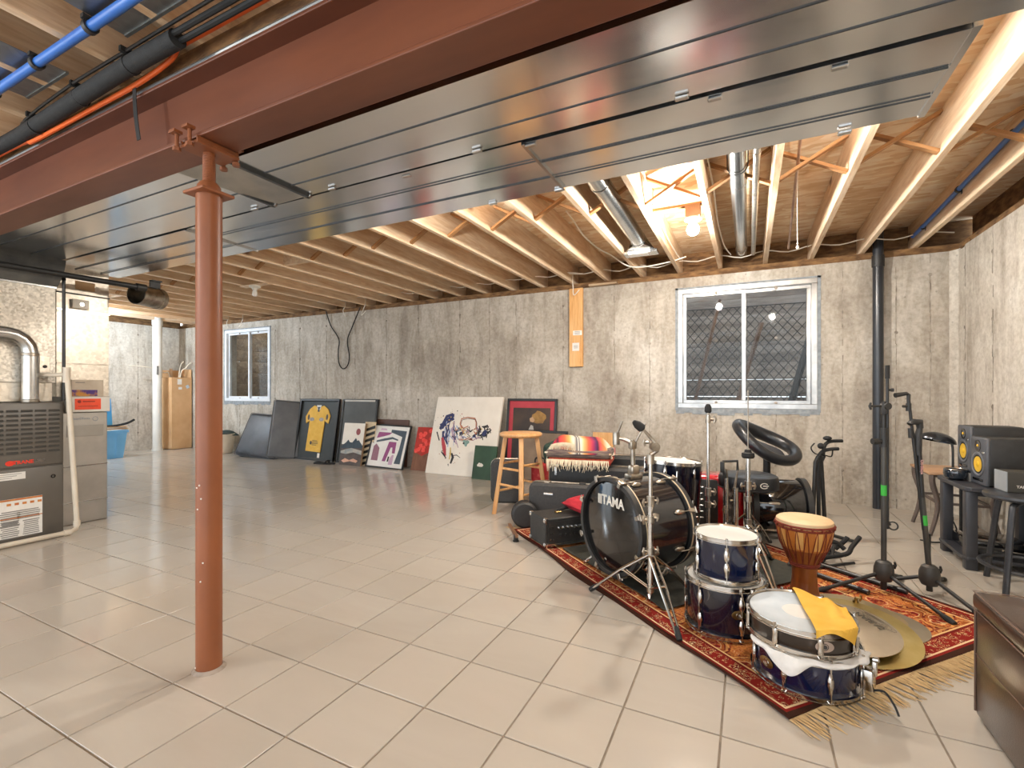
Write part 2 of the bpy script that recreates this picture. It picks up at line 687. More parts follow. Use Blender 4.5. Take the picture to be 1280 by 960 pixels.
# ---- sill, rim boards and subfloor
sl = MB()
sl.bb(LXW - .2, RXW + .2, WY + .02, WY + .17, WT, JB)
sl.bb(LXW - .2, RXW + .2, WY + .17, WY + .21, WT, SUB)
struct(sl.build('trim_1', sill_m))
s2 = MB()
s2.bb(RXW + .03, RXW + .17, YB, WY + .1, WT, JB)
s2.bb(RXW + .14, RXW + .18, YB, WY + .1, WT, SUB)
for k in range(26):                                    # rough mortar crumbs on the ledge
    y = rnd.uniform(2.6, 5.35)
    s2.sphere((RXW + rnd.uniform(.02, .1), y, WT + rnd.uniform(.0, .03)), rnd.uniform(.02, .06), n=7, k=5, sc=(1, rnd.uniform(.8, 2), .7))
struct(s2.build('trim_2', sill_m))
s3 = MB()
s3.bb(LXW - .17, LXW - .03, YB, WY + .1, WT, JB)
s3.bb(LXW - .18, LXW - .14, YB, WY + .1, WT, SUB)
struct(s3.build('trim_3', sill_m))
cb = MB()
cb.bb(LXW - .2, RXW + .2, YB, WY + .22, SUB, SUB + .02)
ceiling = struct(cb.build('ceiling', osb))

# ---- joists and cross bridging, each its own piece of the ceiling
jm = MB()
jm.rbox((0, 2.235, (SUB - JB) / 2), (.038, 4.47, SUB - JB), .002, seg=1)
jo = jm.build('floor_joist', joist_m)
jme = jo.data
bpy.data.objects.remove(jo)
jm = MB()
jm.rbox((0, 1.79, (SUB - JB) / 2), (.038, 3.58, SUB - JB), .002, seg=1)
jo = jm.build('floor_joist', joist_m)
jme2 = jo.data
bpy.data.objects.remove(jo)
JX = [.145 + .405 * k for k in range(-24, 4)]
for x in JX:
    o = bpy.data.objects.new('floor_joist', jme)
    COL.objects.link(o)
    o.parent = ceiling
    o.location = (x + rnd.uniform(-.006, .006), 1.12, JB)
    o.rotation_euler = (0, rnd.uniform(-.012, .012), rnd.uniform(-.002, .002))
for x in JX:
    if -7.0 < x < 1.6:
        o = bpy.data.objects.new('floor_joist', jme2)
        COL.objects.link(o)
        o.parent = ceiling
        o.location = (x + .042, YB, JB)
for a in range(len(JX) - 1):
    xa, xb = JX[a] + .019, JX[a + 1] - .019
    y = 3.38 + rnd.uniform(-.05, .05)
    L = math.hypot(xb - xa, .2)
    if a % 9 == 4 and a < 16:                          # a solid block instead of the X
        q = MB()
        q.bb(xa, xb, y - .019, y + .019, JB + .01, SUB - .01)
        q.build('joist_block', joist_m, ceiling)
        continue
    for s in (-1, 1):
        q = MB()
        q.box((0, 0, 0), (L, .038, .018), rot=None)
        q.build('cross_brace', brace_m, ceiling, ((xa + xb) / 2, y + s * .021, (JB + SUB) / 2), (0, s * math.atan2(.2, xb - xa), 0))

# ---- windows
glass = NT('window_glass')
tr = glass.n('ShaderNodeBsdfTransparent')
gl = glass.n('ShaderNodeBsdfGlossy', Roughness=.02)
lwt = glass.n('ShaderNodeLayerWeight', Blend=.5)
fr = glass.n('ShaderNodeMath', operation='MULTIPLY_ADD')
fr2 = glass.n('ShaderNodeMath', operation='POWER')
glass.t.links.new(lwt.outputs['Facing'], fr2.inputs[0])
fr2.inputs[1].default_value = 4.0
glass.t.links.new(fr2.outputs[0], fr.inputs[0])
fr.inputs[1].default_value = .45
fr.inputs[2].default_value = .012
mx = glass.n('ShaderNodeMixShader')
glass.t.links.new(fr.outputs[0], mx.inputs[0])
glass.t.links.new(tr.outputs[0], mx.inputs[1])
glass.t.links.new(gl.outputs[0], mx.inputs[2])
glass.t.links.new(mx.outputs[0], glass.out.inputs['Surface'])
tr.inputs['Color'].default_value = (.93, .95, .95, 1)
glass = glass.m


def window(name, x0, x1, z0, z1, fm, depth):
    """sliding window: jamb box, fixed lite and sliding sash, meeting stile in the middle"""
    root = bpy.data.objects.new(name, None)
    COL.objects.link(root)
    struct(root)
    root.location = ((x0 + x1) / 2, WY, z0)
    W, H = x1 - x0, z1 - z0
    f = MB()
    t = .05
    for (a, b, c, d) in ((-W / 2, W / 2, 0, t), (-W / 2, W / 2, H - t, H), (-W / 2, -W / 2 + t, t, H - t), (W / 2 - t, W / 2, t, H - t)):
        f.bb(a, b, -.008, depth, c, d)
    f.build('window_frame', fm, root, bevel=.003)
    for s in (-1, 1):
        q = MB()
        st = .034
        a, b = (-W / 2 + t, .02) if s < 0 else (-.02, W / 2 - t)
        yy = depth * (.35 if s < 0 else .68)
        for (c, d, e, g) in ((a, b, t, t + st), (a, b, H - t - st, H - t), (a, a + st, t + st, H - t - st), (b - st, b, t + st, H - t - st)):
            q.bb(c, d, yy, yy + .028, e, g)
        sash = q.build('window_sash', fm, root, bevel=.002)
        p = MB()
        p.bb(a + st, b - st, yy + .011, yy + .016, t + st, H - t - st)
        p.build('window_pane', glass, sash)
    c = MB()
    ww = .028
    for k in range(16):
        xa = -W / 2 - .02 + (W + .04) * k / 16
        c.bb(xa, xa + (W + .04) / 16, -.004 - rnd.random() * .004, .004, -.045 - rnd.random() * .03, .0)
    c.bb(-W / 2 - ww, -W / 2, -.005, .004, -.03, H + .02)
    c.bb(W / 2, W / 2 + ww, -.005, .004, -.03, H + .02)
    c.bb(-W / 2 - ww, W / 2 + ww, -.005, .004, H, H + .018)
    c.build('window_caulk', caulk_m, root)
    return root


window('window_1', *WIN[0], white_vinyl, .10)
window('window_2', *WIN[1], alu_frame, .075)

# ---- glazed sliding door in the left wall, behind the furnace corner
dr = bpy.data.objects.new('door_1', None)
COL.objects.link(dr)
struct(dr)
dr.location = (LXW - .1, 2.9, 0)
for a in (-1, 1):
    q = MB()
    y0, y1, xo = (-1.0, .03, -.02) if a < 0 else (-.03, 1.0, .02)
    for (b, c, d, e) in ((y0, y1, .0, .08), (y0, y1, 2.02, 2.1), (y0, y0 + .07, .08, 2.02), (y1 - .07, y1, .08, 2.02)):
        q.bb(xo - .018, xo + .018, b, c, d, e)
    ds = q.build('door_sash', white_vinyl, dr, bevel=.002)
    q = MB()
    q.bb(xo - .003, xo + .003, y0 + .07, y1 - .07, .08, 2.02)
    q.build('door_pane', glass, ds)

# ---- window wells outside
soil = M('well_gravel', '#8d8376', '#b5a995', .95, scale=30, bump=.6)


def well(label, x0, x1, rows, mt, step):
    root = thing('window_well', label, 'window well', ((x0 + x1) / 2, T2, .55))
    W = x1 - x0
    g = MB()
    g.bb(-W / 2, W / 2, .0, 1.15, -.05, .0)
    g.build('gravel_bed', soil, root)
    for k in range(rows):
        q = MB()
        q.rbox((0, .85 + step * k + .05, .13 + k * .215), (W + .1, .14, .2145 if step < .01 else .208), .006, rot=None)
        q.build('timber', mt, root)
    for s in (-1, 1):
        for k in range(rows):
            q = MB()
            q.rbox((s * (W / 2 + .03), .42, .13 + k * .215), (.09, .82, .2145), .006)
            q.build('timber', mt, root)
    return root


w1 = well('timber lined window well outside the far left window', -8.75, -6.9, 10, timber_m, .0)
w2 = well('stepped timber window well outside the right hand window', -1.1, 1.0, 9, timber_dark, .075)
# deck joist shading the top of each well
for wl, x0, x1 in ((w1, -8.75, -6.9), (w2, -1.1, 1.0)):
    q = MB()
    q.bb(-(x1 - x0) / 2, (x1 - x0) / 2, .02, .16, 1.62, 1.84)
    q.build('header_beam', timber_dark, wl)
# leaning dark posts and wire guard in the right hand well
post_dark = M('dark_post', '#1d1b1b', '#2c2826', .6, scale=6)
post_brown = M('brown_post', '#5a463a', '#6d5546', .7, scale=6)
for (xa, za, xb, zb, wd, mm, lb) in ((-.60, .80, -.30, 2.15, .055, post_brown, 'thin brown stake leaning at the far left of the right hand window well'),
                                     (-.20, .62, .14, 1.85, .075, post_brown, 'brown stake leaning in the middle of the right hand window well'),
                                     (.34, .62, .74, 2.2, .12, post_dark, 'thick black plank leaning at the right of the right hand window well')):
    y = T2 + .36
    q = MB()
    v = Vector((xb - xa, .12, zb - za))
    q.rbox((0, 0, v.length / 2), (wd, .03, v.length), .003, seg=1)
    st = q.build('stake', mm, None, (xa, y, za))
    st.rotation_euler = v.to_track_quat('Z', 'Y').to_euler()
    tag(st, lb, 'plank')
q = MB()
q.cyl((0, 0, 0), (.36, .1, 1.35), .009, n=6)
tag(q.build('metal_rod', steel_bright, None, (.46, T2 + .30, .62)), 'thin pale metal rod leaning beside the black plank outside', 'rod')
q = MB()
nd = 15
Wl, Hl = 1.45, 1.25
for k in range(-nd, nd + 1):
    for s in (1, -1):
        pts = []
        for m_ in range(2):
            pass
        # diagonal wires clipped to the guard's rectangle
        c = k * Wl / nd
        t_lo, t_hi = 0.0, Hl
        xlo, xhi = c, c + s * Hl * .8
        P = []
        n_ = 16
        for e in range(n_ + 1):
            xx, zz = xlo + (xhi - xlo) * e / n_, Hl * e / n_
            if -Wl / 2 <= xx <= Wl / 2:
                P.append((xx, zz * .28, zz))
        if len(P) >= 2:
            q.tube([P[0], P[-1]], .0038, 4)
guard = thing('wire_guard', 'diamond wire mesh guard leaning in the right hand window well', 'wire mesh', (-.12, T2 + .46, .85))
q.build('wire_mesh', M('guard_wire', '#141414', '#1e1e1e', .6, .2), guard)
q = MB()
for (a, b) in (((-Wl / 2, 0, 0), (Wl / 2, 0, 0)), ((-Wl / 2, .35, Hl), (Wl / 2, .35, Hl)), ((-Wl / 2, 0, 0), (-Wl / 2, .35, Hl)), ((Wl / 2, 0, 0), (Wl / 2, .35, Hl))):
    q.cyl(a, b, .006, n=6)
q.build('mesh_rim', black_metal, guard)
# left hand well: leaning grey board
q = MB()
q.rbox((0, 0, .5), (.22, .025, 1.0), .003, seg=1)
o = q.build('grey_board', M('grey_board', '#8d8f8d', '#a3a5a2', .7, scale=5), None, (-7.72, T2 + .4, .56))
o.rotation_euler = (-.12, .32, 0)
tag(o, 'grey board leaning outside the far left window', 'board')

# ================================================================== BEAM, COLUMN
bm_ = thing('steel_beam', 'red-brown painted steel beam carrying the ceiling joists', 'beam', (0, 1.12, 2.0))
BX0, BX1 = -9.9, 1.6
q = MB()
q.bb(BX0, BX1, -.07, .07, 0, .014)
q.build('bottom_flange', oxide_beam, bm_, bevel=.003)
q = MB()
q.bb(BX0, BX1, -.07, .07, .252, .266)
q.build('top_flange', oxide_beam, bm_, bevel=.003)
q = MB()
q.bb(BX0, BX1, -.005, .005, .014, .252)
q.build('web', oxide_beam, bm_)
q = MB()
q.bb(BX0, BX1, -.05, .069, .266, .355)
q.build('nailer_plate', sill_m, bm_)

col = thing('support_column', 'red-brown adjustable steel post under the beam', 'post', (-1.85, 1.115, 0))
q = MB()
q.lathe([(0, .0), (.0445, 0), (.0445, 1.81), (0, 1.81)], 28)
q.build('pipe', oxide, col)
q = MB()
q.bb(-.062, .062, -.062, .062, 1.81, 1.822)
q.build('collar_plate', oxide, col, bevel=.003)
q = MB()
q.lathe([(0, 1.82), (.04, 1.82), (.04, 1.845), (.03, 1.86), (0, 1.86)], 20)
for k in range(18):
    z = 1.855 + k * .006
    q.lathe([(.0205, z), (.0225, z + .003), (.0205, z + .006)], 14)
q.lathe([(0, 1.855), (.0205, 1.855), (.0205, 1.975), (0, 1.975)], 14)
q.build('jack_screw', oxide, col)
q = MB()
q.bb(-.055, .055, -.075, .085, 1.972, 1.984)
q.bb(-.052, -.046, -.075, .085, 1.984, 1.999)
q.bb(.046, .052, -.075, .085, 1.984, 1.999)
q.build('head_plate', oxide, col, bevel=.002)
for (x, y) in ((-.05, -.088), (.03, -.088), (-.05, .088), (.03, .088)):
    q = MB()
    q.cyl((x, y, 1.965), (x, y, 2.03), .007, n=8)
    q.lathe([(0, 1.955), (.014, 1.955), (.014, 1.968), (0, 1.968)], 6, mtx=TR(x, y, 0))
    q.box((x, y - .004 if y < 0 else y + .004, 2.022), (.035, .03, .01))
    q.build('clamp_bolt', oxide, col)
q = MB()
q.lathe([(.0455, 0), (.058, 0), (.047, .012), (.0455, .012)], 22)
q.build('base_ring', M('mortar', '#8b7e70', '#a3968a', .9, scale=30), col)
for (a, z) in ((-1.9, .02), (-1.2, .35), (-1.0, .42), (-1.5, .62), (-1.15, .66), (-1.6, .7), (-1.3, .71)):
    q = MB()
    q.sphere((.0442 * math.cos(a), .0442 * math.sin(a), z), .0035, n=6, k=4)
    q.build('paint_speck', paper_m, col)

# ================================================================== DUCTS
DZ, DT = 2.06, 2.335
d1 = thing('supply_duct', 'galvanised duct running right beside the steel beam', 'duct', (-1.9, 1.5, DZ))
B1 = TR(1.9, -1.5, -DZ)
seamdark = M('duct_seam', '#4a4d4f', '#5a5d5f', .5, .6, scale=12)


def ridge(parent, x0, x1, y, z=DZ, nm='standing_seam'):
    q = MB(TR(-parent.location.x, -parent.location.y, -parent.location.z))
    q.bb(x0, x1, y - .0022, y + .0022, z - .003, z + .002)
    q.build(nm, seamdark, parent)


q = MB(B1)
q.bb(-4.66, -2.262, 1.205, 1.706, DZ, DT)
q.build('duct_section', duct_m, d1)
q = MB(B1)
q.bb(-2.0, 1.55, 1.292, 1.706, DZ, DT)
q.build('duct_section', duct_m, d1)
q = MB(B1)                                                # reducer with a folded bottom
vs = [(-2.262, 1.215, DZ - .03), (-2.262, 1.706, DZ - .006), (-2.0, 1.706, DZ - .001), (-2.0, 1.296, DZ + .02),
      (-2.262, 1.215, DT), (-2.262, 1.706, DT), (-2.0, 1.706, DT), (-2.0, 1.296, DT)]
q.add(vs, [(0, 1, 3), (1, 2, 3), (7, 6, 5, 4), (0, 4, 5, 1), (1, 5, 6, 2), (2, 6, 7, 3), (3, 7, 4, 0)])
q.build('reducer', steel_bright, d1, angle=3)
for x, ya in ((-2.262, 1.22), (-2.0, 1.295)):
    q = MB(B1)
    q.bb(x - .009, x + .009, ya, 1.71, DZ - .014, DZ + .003)
    q.build('drive_cleat', seamdark, d1)
for x0, x1, y in ((-4.66, -2.28, 1.345), (-4.66, -2.28, 1.53), (-1.98, 1.55, 1.44), (-1.98, 1.55, 1.585)):
    ridge(d1, x0, x1, y)
for x, y in ((-2.26, 1.70), (-2.0, 1.70), (-1.98, 1.30), (-2.4, 1.69), (-1.82, 1.69), (-1.0, 1.69), (-.2, 1.69)):
    q = MB(B1)
    q.rbox((x, y, DZ - .008), (.045, .018, .012), .003, seg=1)
    q.build('cleat_clip', steel_bright, d1)

d2 = thing('return_duct', 'wide galvanised duct nearest the joists and light bulb', 'duct', (-1.9, 1.96, DZ))
B2 = TR(1.9, -1.96, -DZ)
for x0, x1, ra in ((-4.95, -3.105, .004), (-3.09, -.812, -.02), (-.806, .555, .012)):
    q = MB()
    q.bb(-(x1 - x0) / 2, (x1 - x0) / 2, -.237, .237, 0, DT - DZ)
    q.build('duct_section', duct_m, d2, ((x0 + x1) / 2 + 1.9, 0.005, 0), (ra, 0, 0))
q = MB(B2)
q.bb(.552, .572, 1.722, 2.205, DZ - .004, DT)
q.build('end_cap', duct_m, d2)
for x in (-3.097, -.809):
    q = MB(B2)
    q.bb(x - .007, x + .007, 1.725, 2.205, DZ - .01, DZ + .003)
    q.build('drive_cleat', steel_bright, d2)
for x0, x1, y in ((-4.9, -3.11, 1.88), (-4.9, -3.11, 2.05), (-3.08, -.82, 1.88), (-3.08, -.82, 2.05), (-.8, .55, 1.90), (-.8, .55, 2.06)):
    ridge(d2, x0, x1, y, DZ - .004)
for x, y in ((-.78, 1.74), (-.1, 1.74), (.25, 1.74), (-.83, 2.19), (-1.2, 2.19), (.33, 2.19), (-1.4, 1.735)):
    q = MB(B2)
    q.rbox((x, y, DZ - .01), (.045, .02, .012), .003, seg=1)
    q.build('cleat_clip', steel_bright, d2)

# ================================================================== FURNACE CORNER
grey_paint = M('taupe_enamel', '#5b564f', '#655f57', .42, 0, scale=2, bump=.03)
grey_dark = M('dark_taupe', '#37342f', '#3f3b36', .5, 0, scale=8)
red_print = M('red_print', '#d8321c', '#e03c24', .5, 0, scale=30)
orange_print = M('orange_print', '#f04a22', '#f4552c', .5, 0, scale=30)
ink_grey = M('grey_ink', '#7f7c78', '#8f8c88', .7, 0, scale=30)
ink_dark = M('dark_ink', '#3a3836', '#4a4846', .7, 0, scale=30)
off_white = M('off_white_enamel', '#d9d4ca', '#e2ddd4', .4, 0, scale=5)

FX, FY0, FY1 = -4.60, 1.19, 1.70
fur = thing('furnace', 'dark taupe gas furnace with louvred upper door and warning sheet', 'furnace', (-4.95, 1.445, 0))
FB = TR(4.95, -1.445, 0)
q = MB(FB)
q.bb(-5.3, FX - .012, FY0, FY1, .012, .985)
q.build('cabinet', grey_paint, fur, bevel=.004)
q = MB(FB)
q.rbox((FX - .005, 1.445, .755), (.02, .502, .45), .006)
up = q.build('upper_door', grey_paint, fur)
q = MB(FB)
q.rbox((FX - .005, 1.445, .268), (.02, .502, .50), .006)
lowd = q.build('lower_door', grey_paint, fur)
lm = MB()
lm.prism([(-.003, -.008), (.009, -.006), (.001, .008), (-.003, .008)], -.03, .03, mtx=Matrix(((1, 0, 0, 0), (0, 0, 1, 0), (0, 1, 0, 0), (0, 0, 0, 1))))
lo_ = lm.build('louver', grey_dark, up)
lme = lo_.data
bpy.data.objects.remove(lo_)
for c in range(6):
    for r in range(10):
        o = bpy.data.objects.new('louver', lme)
        COL.objects.link(o)
        o.parent = up
        o.location = (FX + 4.955, 1.268 + c * .0745 - 1.445, .925 - r * .0325)


def on_x(x, y, z):                       # drawing plane facing +X at (x, y, z)
    return frame((x, y, z), (0, 1, 0), (0, 0, 1))


q = MB(FB)
q.lathe([(0, 0), (.018, 0), (.018, .003), (0, .003)], 18, mtx=on_x(FX + .004, 1.405, .562) @ Matrix.Diagonal((1.3, 1, 1, 1)))
text_mb(q, 'TRANE', .034, on_x(FX + .0055, 1.475, .563), bold=.0012)
q.build('brand_badge', red_print, up)
q = MB(FB)
text_mb(q, 'XR80', .026, on_x(FX + .0055, 1.562, .566))
q.build('model_lettering', steel_bright, up)
q = MB(FB)
q.box((FX + .006, 1.365, .472), (.002, .24, .05))
pl = q.build('name_plate', paper_m, lowd)
q = MB(FB)
for k in range(3):
    q.box((FX + .0075, 1.37 - .01 * k, .486 - k * .013), (.001, .19 - .03 * k, .004))
q.build('print_lines', ink_grey, pl)
q = MB(FB)
q.box((FX + .006, 1.39, .178), (.002, .37, .27))
sh = q.build('warning_sheet', paper_m, lowd)
q = MB(FB)
for cy, w_, z0, n_ in ((1.275, .12, .285, 16), (1.405, .11, .225, 8), (1.405, .1, .15, 9), (1.515, .09, .15, 9), (1.5, .13, .225, 5)):
    for k in range(n_):
        q.box((FX + .0075, cy, z0 - k * .0135), (.001, w_ * rnd.uniform(.75, 1), .007))
q.build('print_lines', ink_grey, sh)
q = MB(FB)
q.box((FX + .0075, 1.39, .306), (.001, .37, .012))
q.box((FX + .0075, 1.46, .178), (.001, .23, .006))
for k in range(5):
    q.box((FX + .0075, 1.40 + k * .04, .275), (.001, .022, .016))
q.build('colour_bars', M('amber_print', '#c9823c', '#b9602c', .6, scale=20), sh)
q = MB(FB)
q.lathe([(.0, .0), (.012, 0), (.014, .006), (.008, .006), (.008, .001)], 16, mtx=on_x(FX + .004, 1.635, .44))
q.build('sight_glass', black_gloss, lowd)

# flue pipe
flu = thing('flue_pipe', 'shiny metal flue pipe bending away above the furnace', 'pipe', (-4.655, 1.53, .985))
path = [(0, 0, 0), (0, 0, .36)] + [tuple(p) for p in arc((0, -.13, .36), .13, 0, PI / 2, 4, (0, 1, 0), (0, 0, 1))][1:] + [(0, -.55, .5)]
q = MB()
q.tube(path, .046, 20)
q.build('pipe', steel_bright, flu)
for z in (.0, .335):
    q = MB()
    q.lathe([(.046, z), (.0495, z + .003), (.0495, z + .02), (.046, z + .023)], 20)
    q.build('joint_band', chrome_dull, flu)
q = MB()
q.tube([(0, -.55, .5), (0, -.6, .5), (0, -.64, .52), (0, -.65, .56), (0, -.65, 1.3)], .046, 16)
q.build('riser', steel_bright, flu)

# supply plenum on the furnace
sp = thing('supply_plenum', 'spangled metal plenum standing on the furnace', 'duct', (-5.0, 1.445, .99))
SB_ = TR(5.0, -1.445, -.99)
q = MB(SB_)
q.bb(-5.3, -4.72, 1.19, 1.695, 1.13, 1.855)
q.build('plenum_box', spangle_m, sp, bevel=.002)
q = MB(SB_)
q.bb(-5.28, -4.735, 1.2, 1.68, .99, 1.13)
q.build('coil_box', plenum_m, sp, bevel=.002)
q = MB(SB_)
q.bb(-5.31, -4.715, 1.185, 1.70, 1.845, 1.862)
q.build('flange_rim', steel_bright, sp, bevel=.002)
q = MB(SB_)
n_ = 8
for k in range(n_):
    a, b = k / n_, (k + 1) / n_
    fa, fb = .03 * math.sin(PI * a), .03 * math.sin(PI * b)
    q.add([(-5.28, 1.20, 1.86 + .2 * a), (-4.70 + fa + .05 * a, 1.20, 1.86 + .2 * a), (-4.70 + fa + .05 * a, 1.70 + .03 * a, 1.86 + .2 * a), (-5.28, 1.70 + .03 * a, 1.86 + .2 * a),
           (-5.28, 1.20, 1.86 + .2 * b), (-4.70 + fb + .05 * b, 1.20, 1.86 + .2 * b), (-4.70 + fb + .05 * b, 1.70 + .03 * b, 1.86 + .2 * b), (-5.28, 1.70 + .03 * b, 1.86 + .2 * b)],
          [(0, 1, 5, 4), (1, 2, 6, 5), (2, 3, 7, 6), (3, 0, 4, 7)])
q.build('flexible_collar', M('grey_canvas', '#4f4d4a', '#636059', .7, scale=10, bump=.2), sp)
q = MB(SB_)
q.bb(-4.72, -4.712, 1.60, 1.66, 1.19, 1.33)
q.build('access_cover', plenum_m, sp, bevel=.002)
q = MB(SB_)
q.cyl((-4.712, 1.63, 1.25), (-4.705, 1.63, 1.25), .012)
q.build('screw_cap', ink_dark, sp)

# return drop with filter cabinet
rd = thing('return_drop', 'galvanised return air drop beside the furnace', 'duct', (-5.2, 1.95, .0))
RB = TR(5.2, -1.95, 0)
q = MB(RB)
q.bb(-5.5, -4.95, 1.78, 2.13, 1.02, 2.062)
q.build('drop_box', plenum_m, rd, bevel=.002)
for z, h, mm in ((2.005, .012, steel_bright), (1.86, .01, black_metal), (1.72, .012, steel_bright), (1.29, .008, chrome_dull)):
    q = MB(RB)
    q.bb(-4.95, -4.938, 1.78, 2.132, z, z + h)
    q.build('drive_cleat', mm, rd)
q = MB(RB)
q.bb(-4.95, -4.945, 1.90, 2.03, 1.905, 1.975)
q.build('brown_patch', cardboard, rd)
q = MB(RB)
q.bb(-4.95, -4.915, 1.87, 1.98, 1.745, 1.82)
ob = q.build('control_box', cream_pvc, rd, bevel=.003)
q = MB(RB)
q.cyl((-4.915, 1.93, 1.78), (-4.908, 1.93, 1.78), .016)
q.build('knob', steel_bright, ob)
fc = thing('filter_cabinet', 'grey metal filter cabinet under the return drop', 'cabinet', (-5.15, 1.925, 0))
CB = TR(5.15, -1.925, 0)
q = MB(CB)
q.bb(-5.5, -4.83, 1.772, 2.068, 0, .895)
q.build('cabinet', M('grey_zinc', '#aaa69f', '#bbb7b0', .4, .7, scale=5, bump=.03), fc, bevel=.006)
for z in (.46, .17):
    q = MB(CB)
    q.bb(-4.83, -4.824, 1.772, 2.068, z, z + .008)
    q.build('seam_strip', steel_bright, fc)
q = MB(CB)
q.bb(-4.83, -4.826, 1.80, 2.04, .70, .79)
q.build('filter_door', M('grey_zinc_door', '#9b978f', '#aaa69f', .45, .6, scale=5), fc, bevel=.002)
q = MB(CB)
text_mb(q, 'CleanEffects', .026, on_x(-4.829, 1.885, .845))
q.torus((-4.829, 1.985, .84), .017, .0015, on_x(0, 0, 0).to_3x3().to_4x4())
q.build('print_lines', M('blue_grey_ink', '#6f7f92', '#7d8c9d', .7, scale=20), fc)
ac = thing('air_cleaner', 'off-white air cleaner unit with an orange sticker', 'appliance', (-5.15, 1.925, .898))
CB2 = TR(5.15, -1.925, -.898)
q = MB(CB2)
q.bb(-5.5, -4.80, 1.785, 2.075, .898, 1.022)
q.build('casing', off_white, ac, bevel=.005)
q = MB(CB2)
q.box((-4.799, 1.925, .962), (.002, .17, .088))
st = q.build('orange_sticker', orange_print, ac)
q = MB(CB2)
q.cyl((-4.7985, 1.868, .983), (-4.7965, 1.868, .983), .012)
q.box((-4.7975, 1.93, .983), (.001, .08, .008))
q.box((-4.7975, 1.925, .945), (.001, .13, .004))
q.build('print_lines', M('dark_red_ink', '#8f1e10', '#9c2616', .6, scale=20), st)
ct = thing('small_carton', 'small printed carton standing on the air cleaner', 'carton', (-4.87, 1.93, 1.022))
q = MB()
q.rbox((0, 0, .068), (.11, .21, .136), .003, seg=1)
cbx = q.build('carton_body', M('grey_card', '#cfc2b0', '#bfb09c', .7, scale=10), ct)
q = MB()
q.box((.056, -.02, .03), (.001, .165, .05))
q.build('purple_band', M('purple_print', '#4a2d78', '#c98a3a', .6, scale=22, lo=.45, hi=.6), ct)
q = MB()
q.box((.056, -.05, .115), (.001, .06, .007))
q.build('print_lines', ink_grey, ct)

# condensate line
cp = thing('condensate_pipe', 'cream plastic drain pipe running down to the floor by the furnace', 'pipe', (-4.53, 1.75, 0))
q = MB()
q.tube([(-.03, -.05, 1.22), (-.02, -.045, 1.1), (.0, .0, .06), (.0, -.005, .032), (.03, -.05, .022), (.03, -.75, .022)], .017, 12)
q.build('pipe', cream_pvc, cp)
q = MB()
q.cyl((-.032, -.05, 1.13), (-.029, -.05, 1.245), .023, n=14)
q.cyl((.0, .0, .05), (.0, .0, .09), .022, n=14)
q.cyl((.03, -.05, .022), (.03, -.09, .022), .0215, n=14)
q.build('fitting', cream_pvc, cp)
q = MB()
q.tube([(-.03, -.05, 1.19), (-.1, -.12, 1.185), (-.18, -.2, 1.185)], .015, 10)
q.build('branch', cream_pvc, cp)

# gas pipe and round stub
gp = thing('gas_pipe', 'black iron gas pipe crossing under the ducts by the furnace', 'pipe', (-4.6, 1.7, 1.945))
q = MB()
q.tube([(0, -.6, -.01), (0, .53, .0)], .0215, 12)
q.build('pipe', black_metal, gp)
q = MB()
q.tube([(-.1, .035, -.02), (-.1, .035, -.95)], .011, 10)
q.tube([(0, .035, 0), (-.1, .035, 0), (-.1, .035, -.03)], .014, 10)
q.build('drop_pipe', black_metal, gp)
q = MB()
q.cyl((0, .47, 0), (0, .54, 0), .03, n=12)
q.build('coupling', black_metal, gp)
vs_ = thing('vent_stub', 'short open metal pipe stub hanging under the duct behind the red post', 'pipe', (-4.72, 2.30, 1.90))
ax = Vector((-.1, .9, -.05)).normalized()
mt = frame((-.02, -.10, .0), (.99, .1, 0), (0, 0, 1))
mt = Matrix.Translation((.03, -.09, 0)) @ Vector((-.35, .93, .0)).to_track_quat('Z', 'Y').to_matrix().to_4x4()
q = MB(mt)
q.lathe([(.082, 0), (.088, 0), (.088, .2), (.094, .2), (.094, .24), (.07, .25), (.0, .25), (.0, .24), (.082, .235), (.082, 0)], 24)
q.build('pipe', chrome_dull, vs_)
q = MB()
q.bb(-.05, -.03, .05, .13, .07, .155)
q.bb(-.05, .0, .05, .13, .145, .155)
q.build('hanger', black_metal, vs_)

# ================================================================== OVERHEAD SERVICES
blue_pex = M('blue_pex', '#2f66b8', '#3a72c4', .3, 0, scale=5)


def pipe_thing(name, label, cat, pts, r, m, n=10, loc=None, part='pipe'):
    o = thing(name, label, cat, loc or pts[0])
    L = Vector(loc or pts[0])
    q = MB(Matrix.Translation(-L))
    q.tube(pts, r, n)
    q.build(part, m, o)
    return o


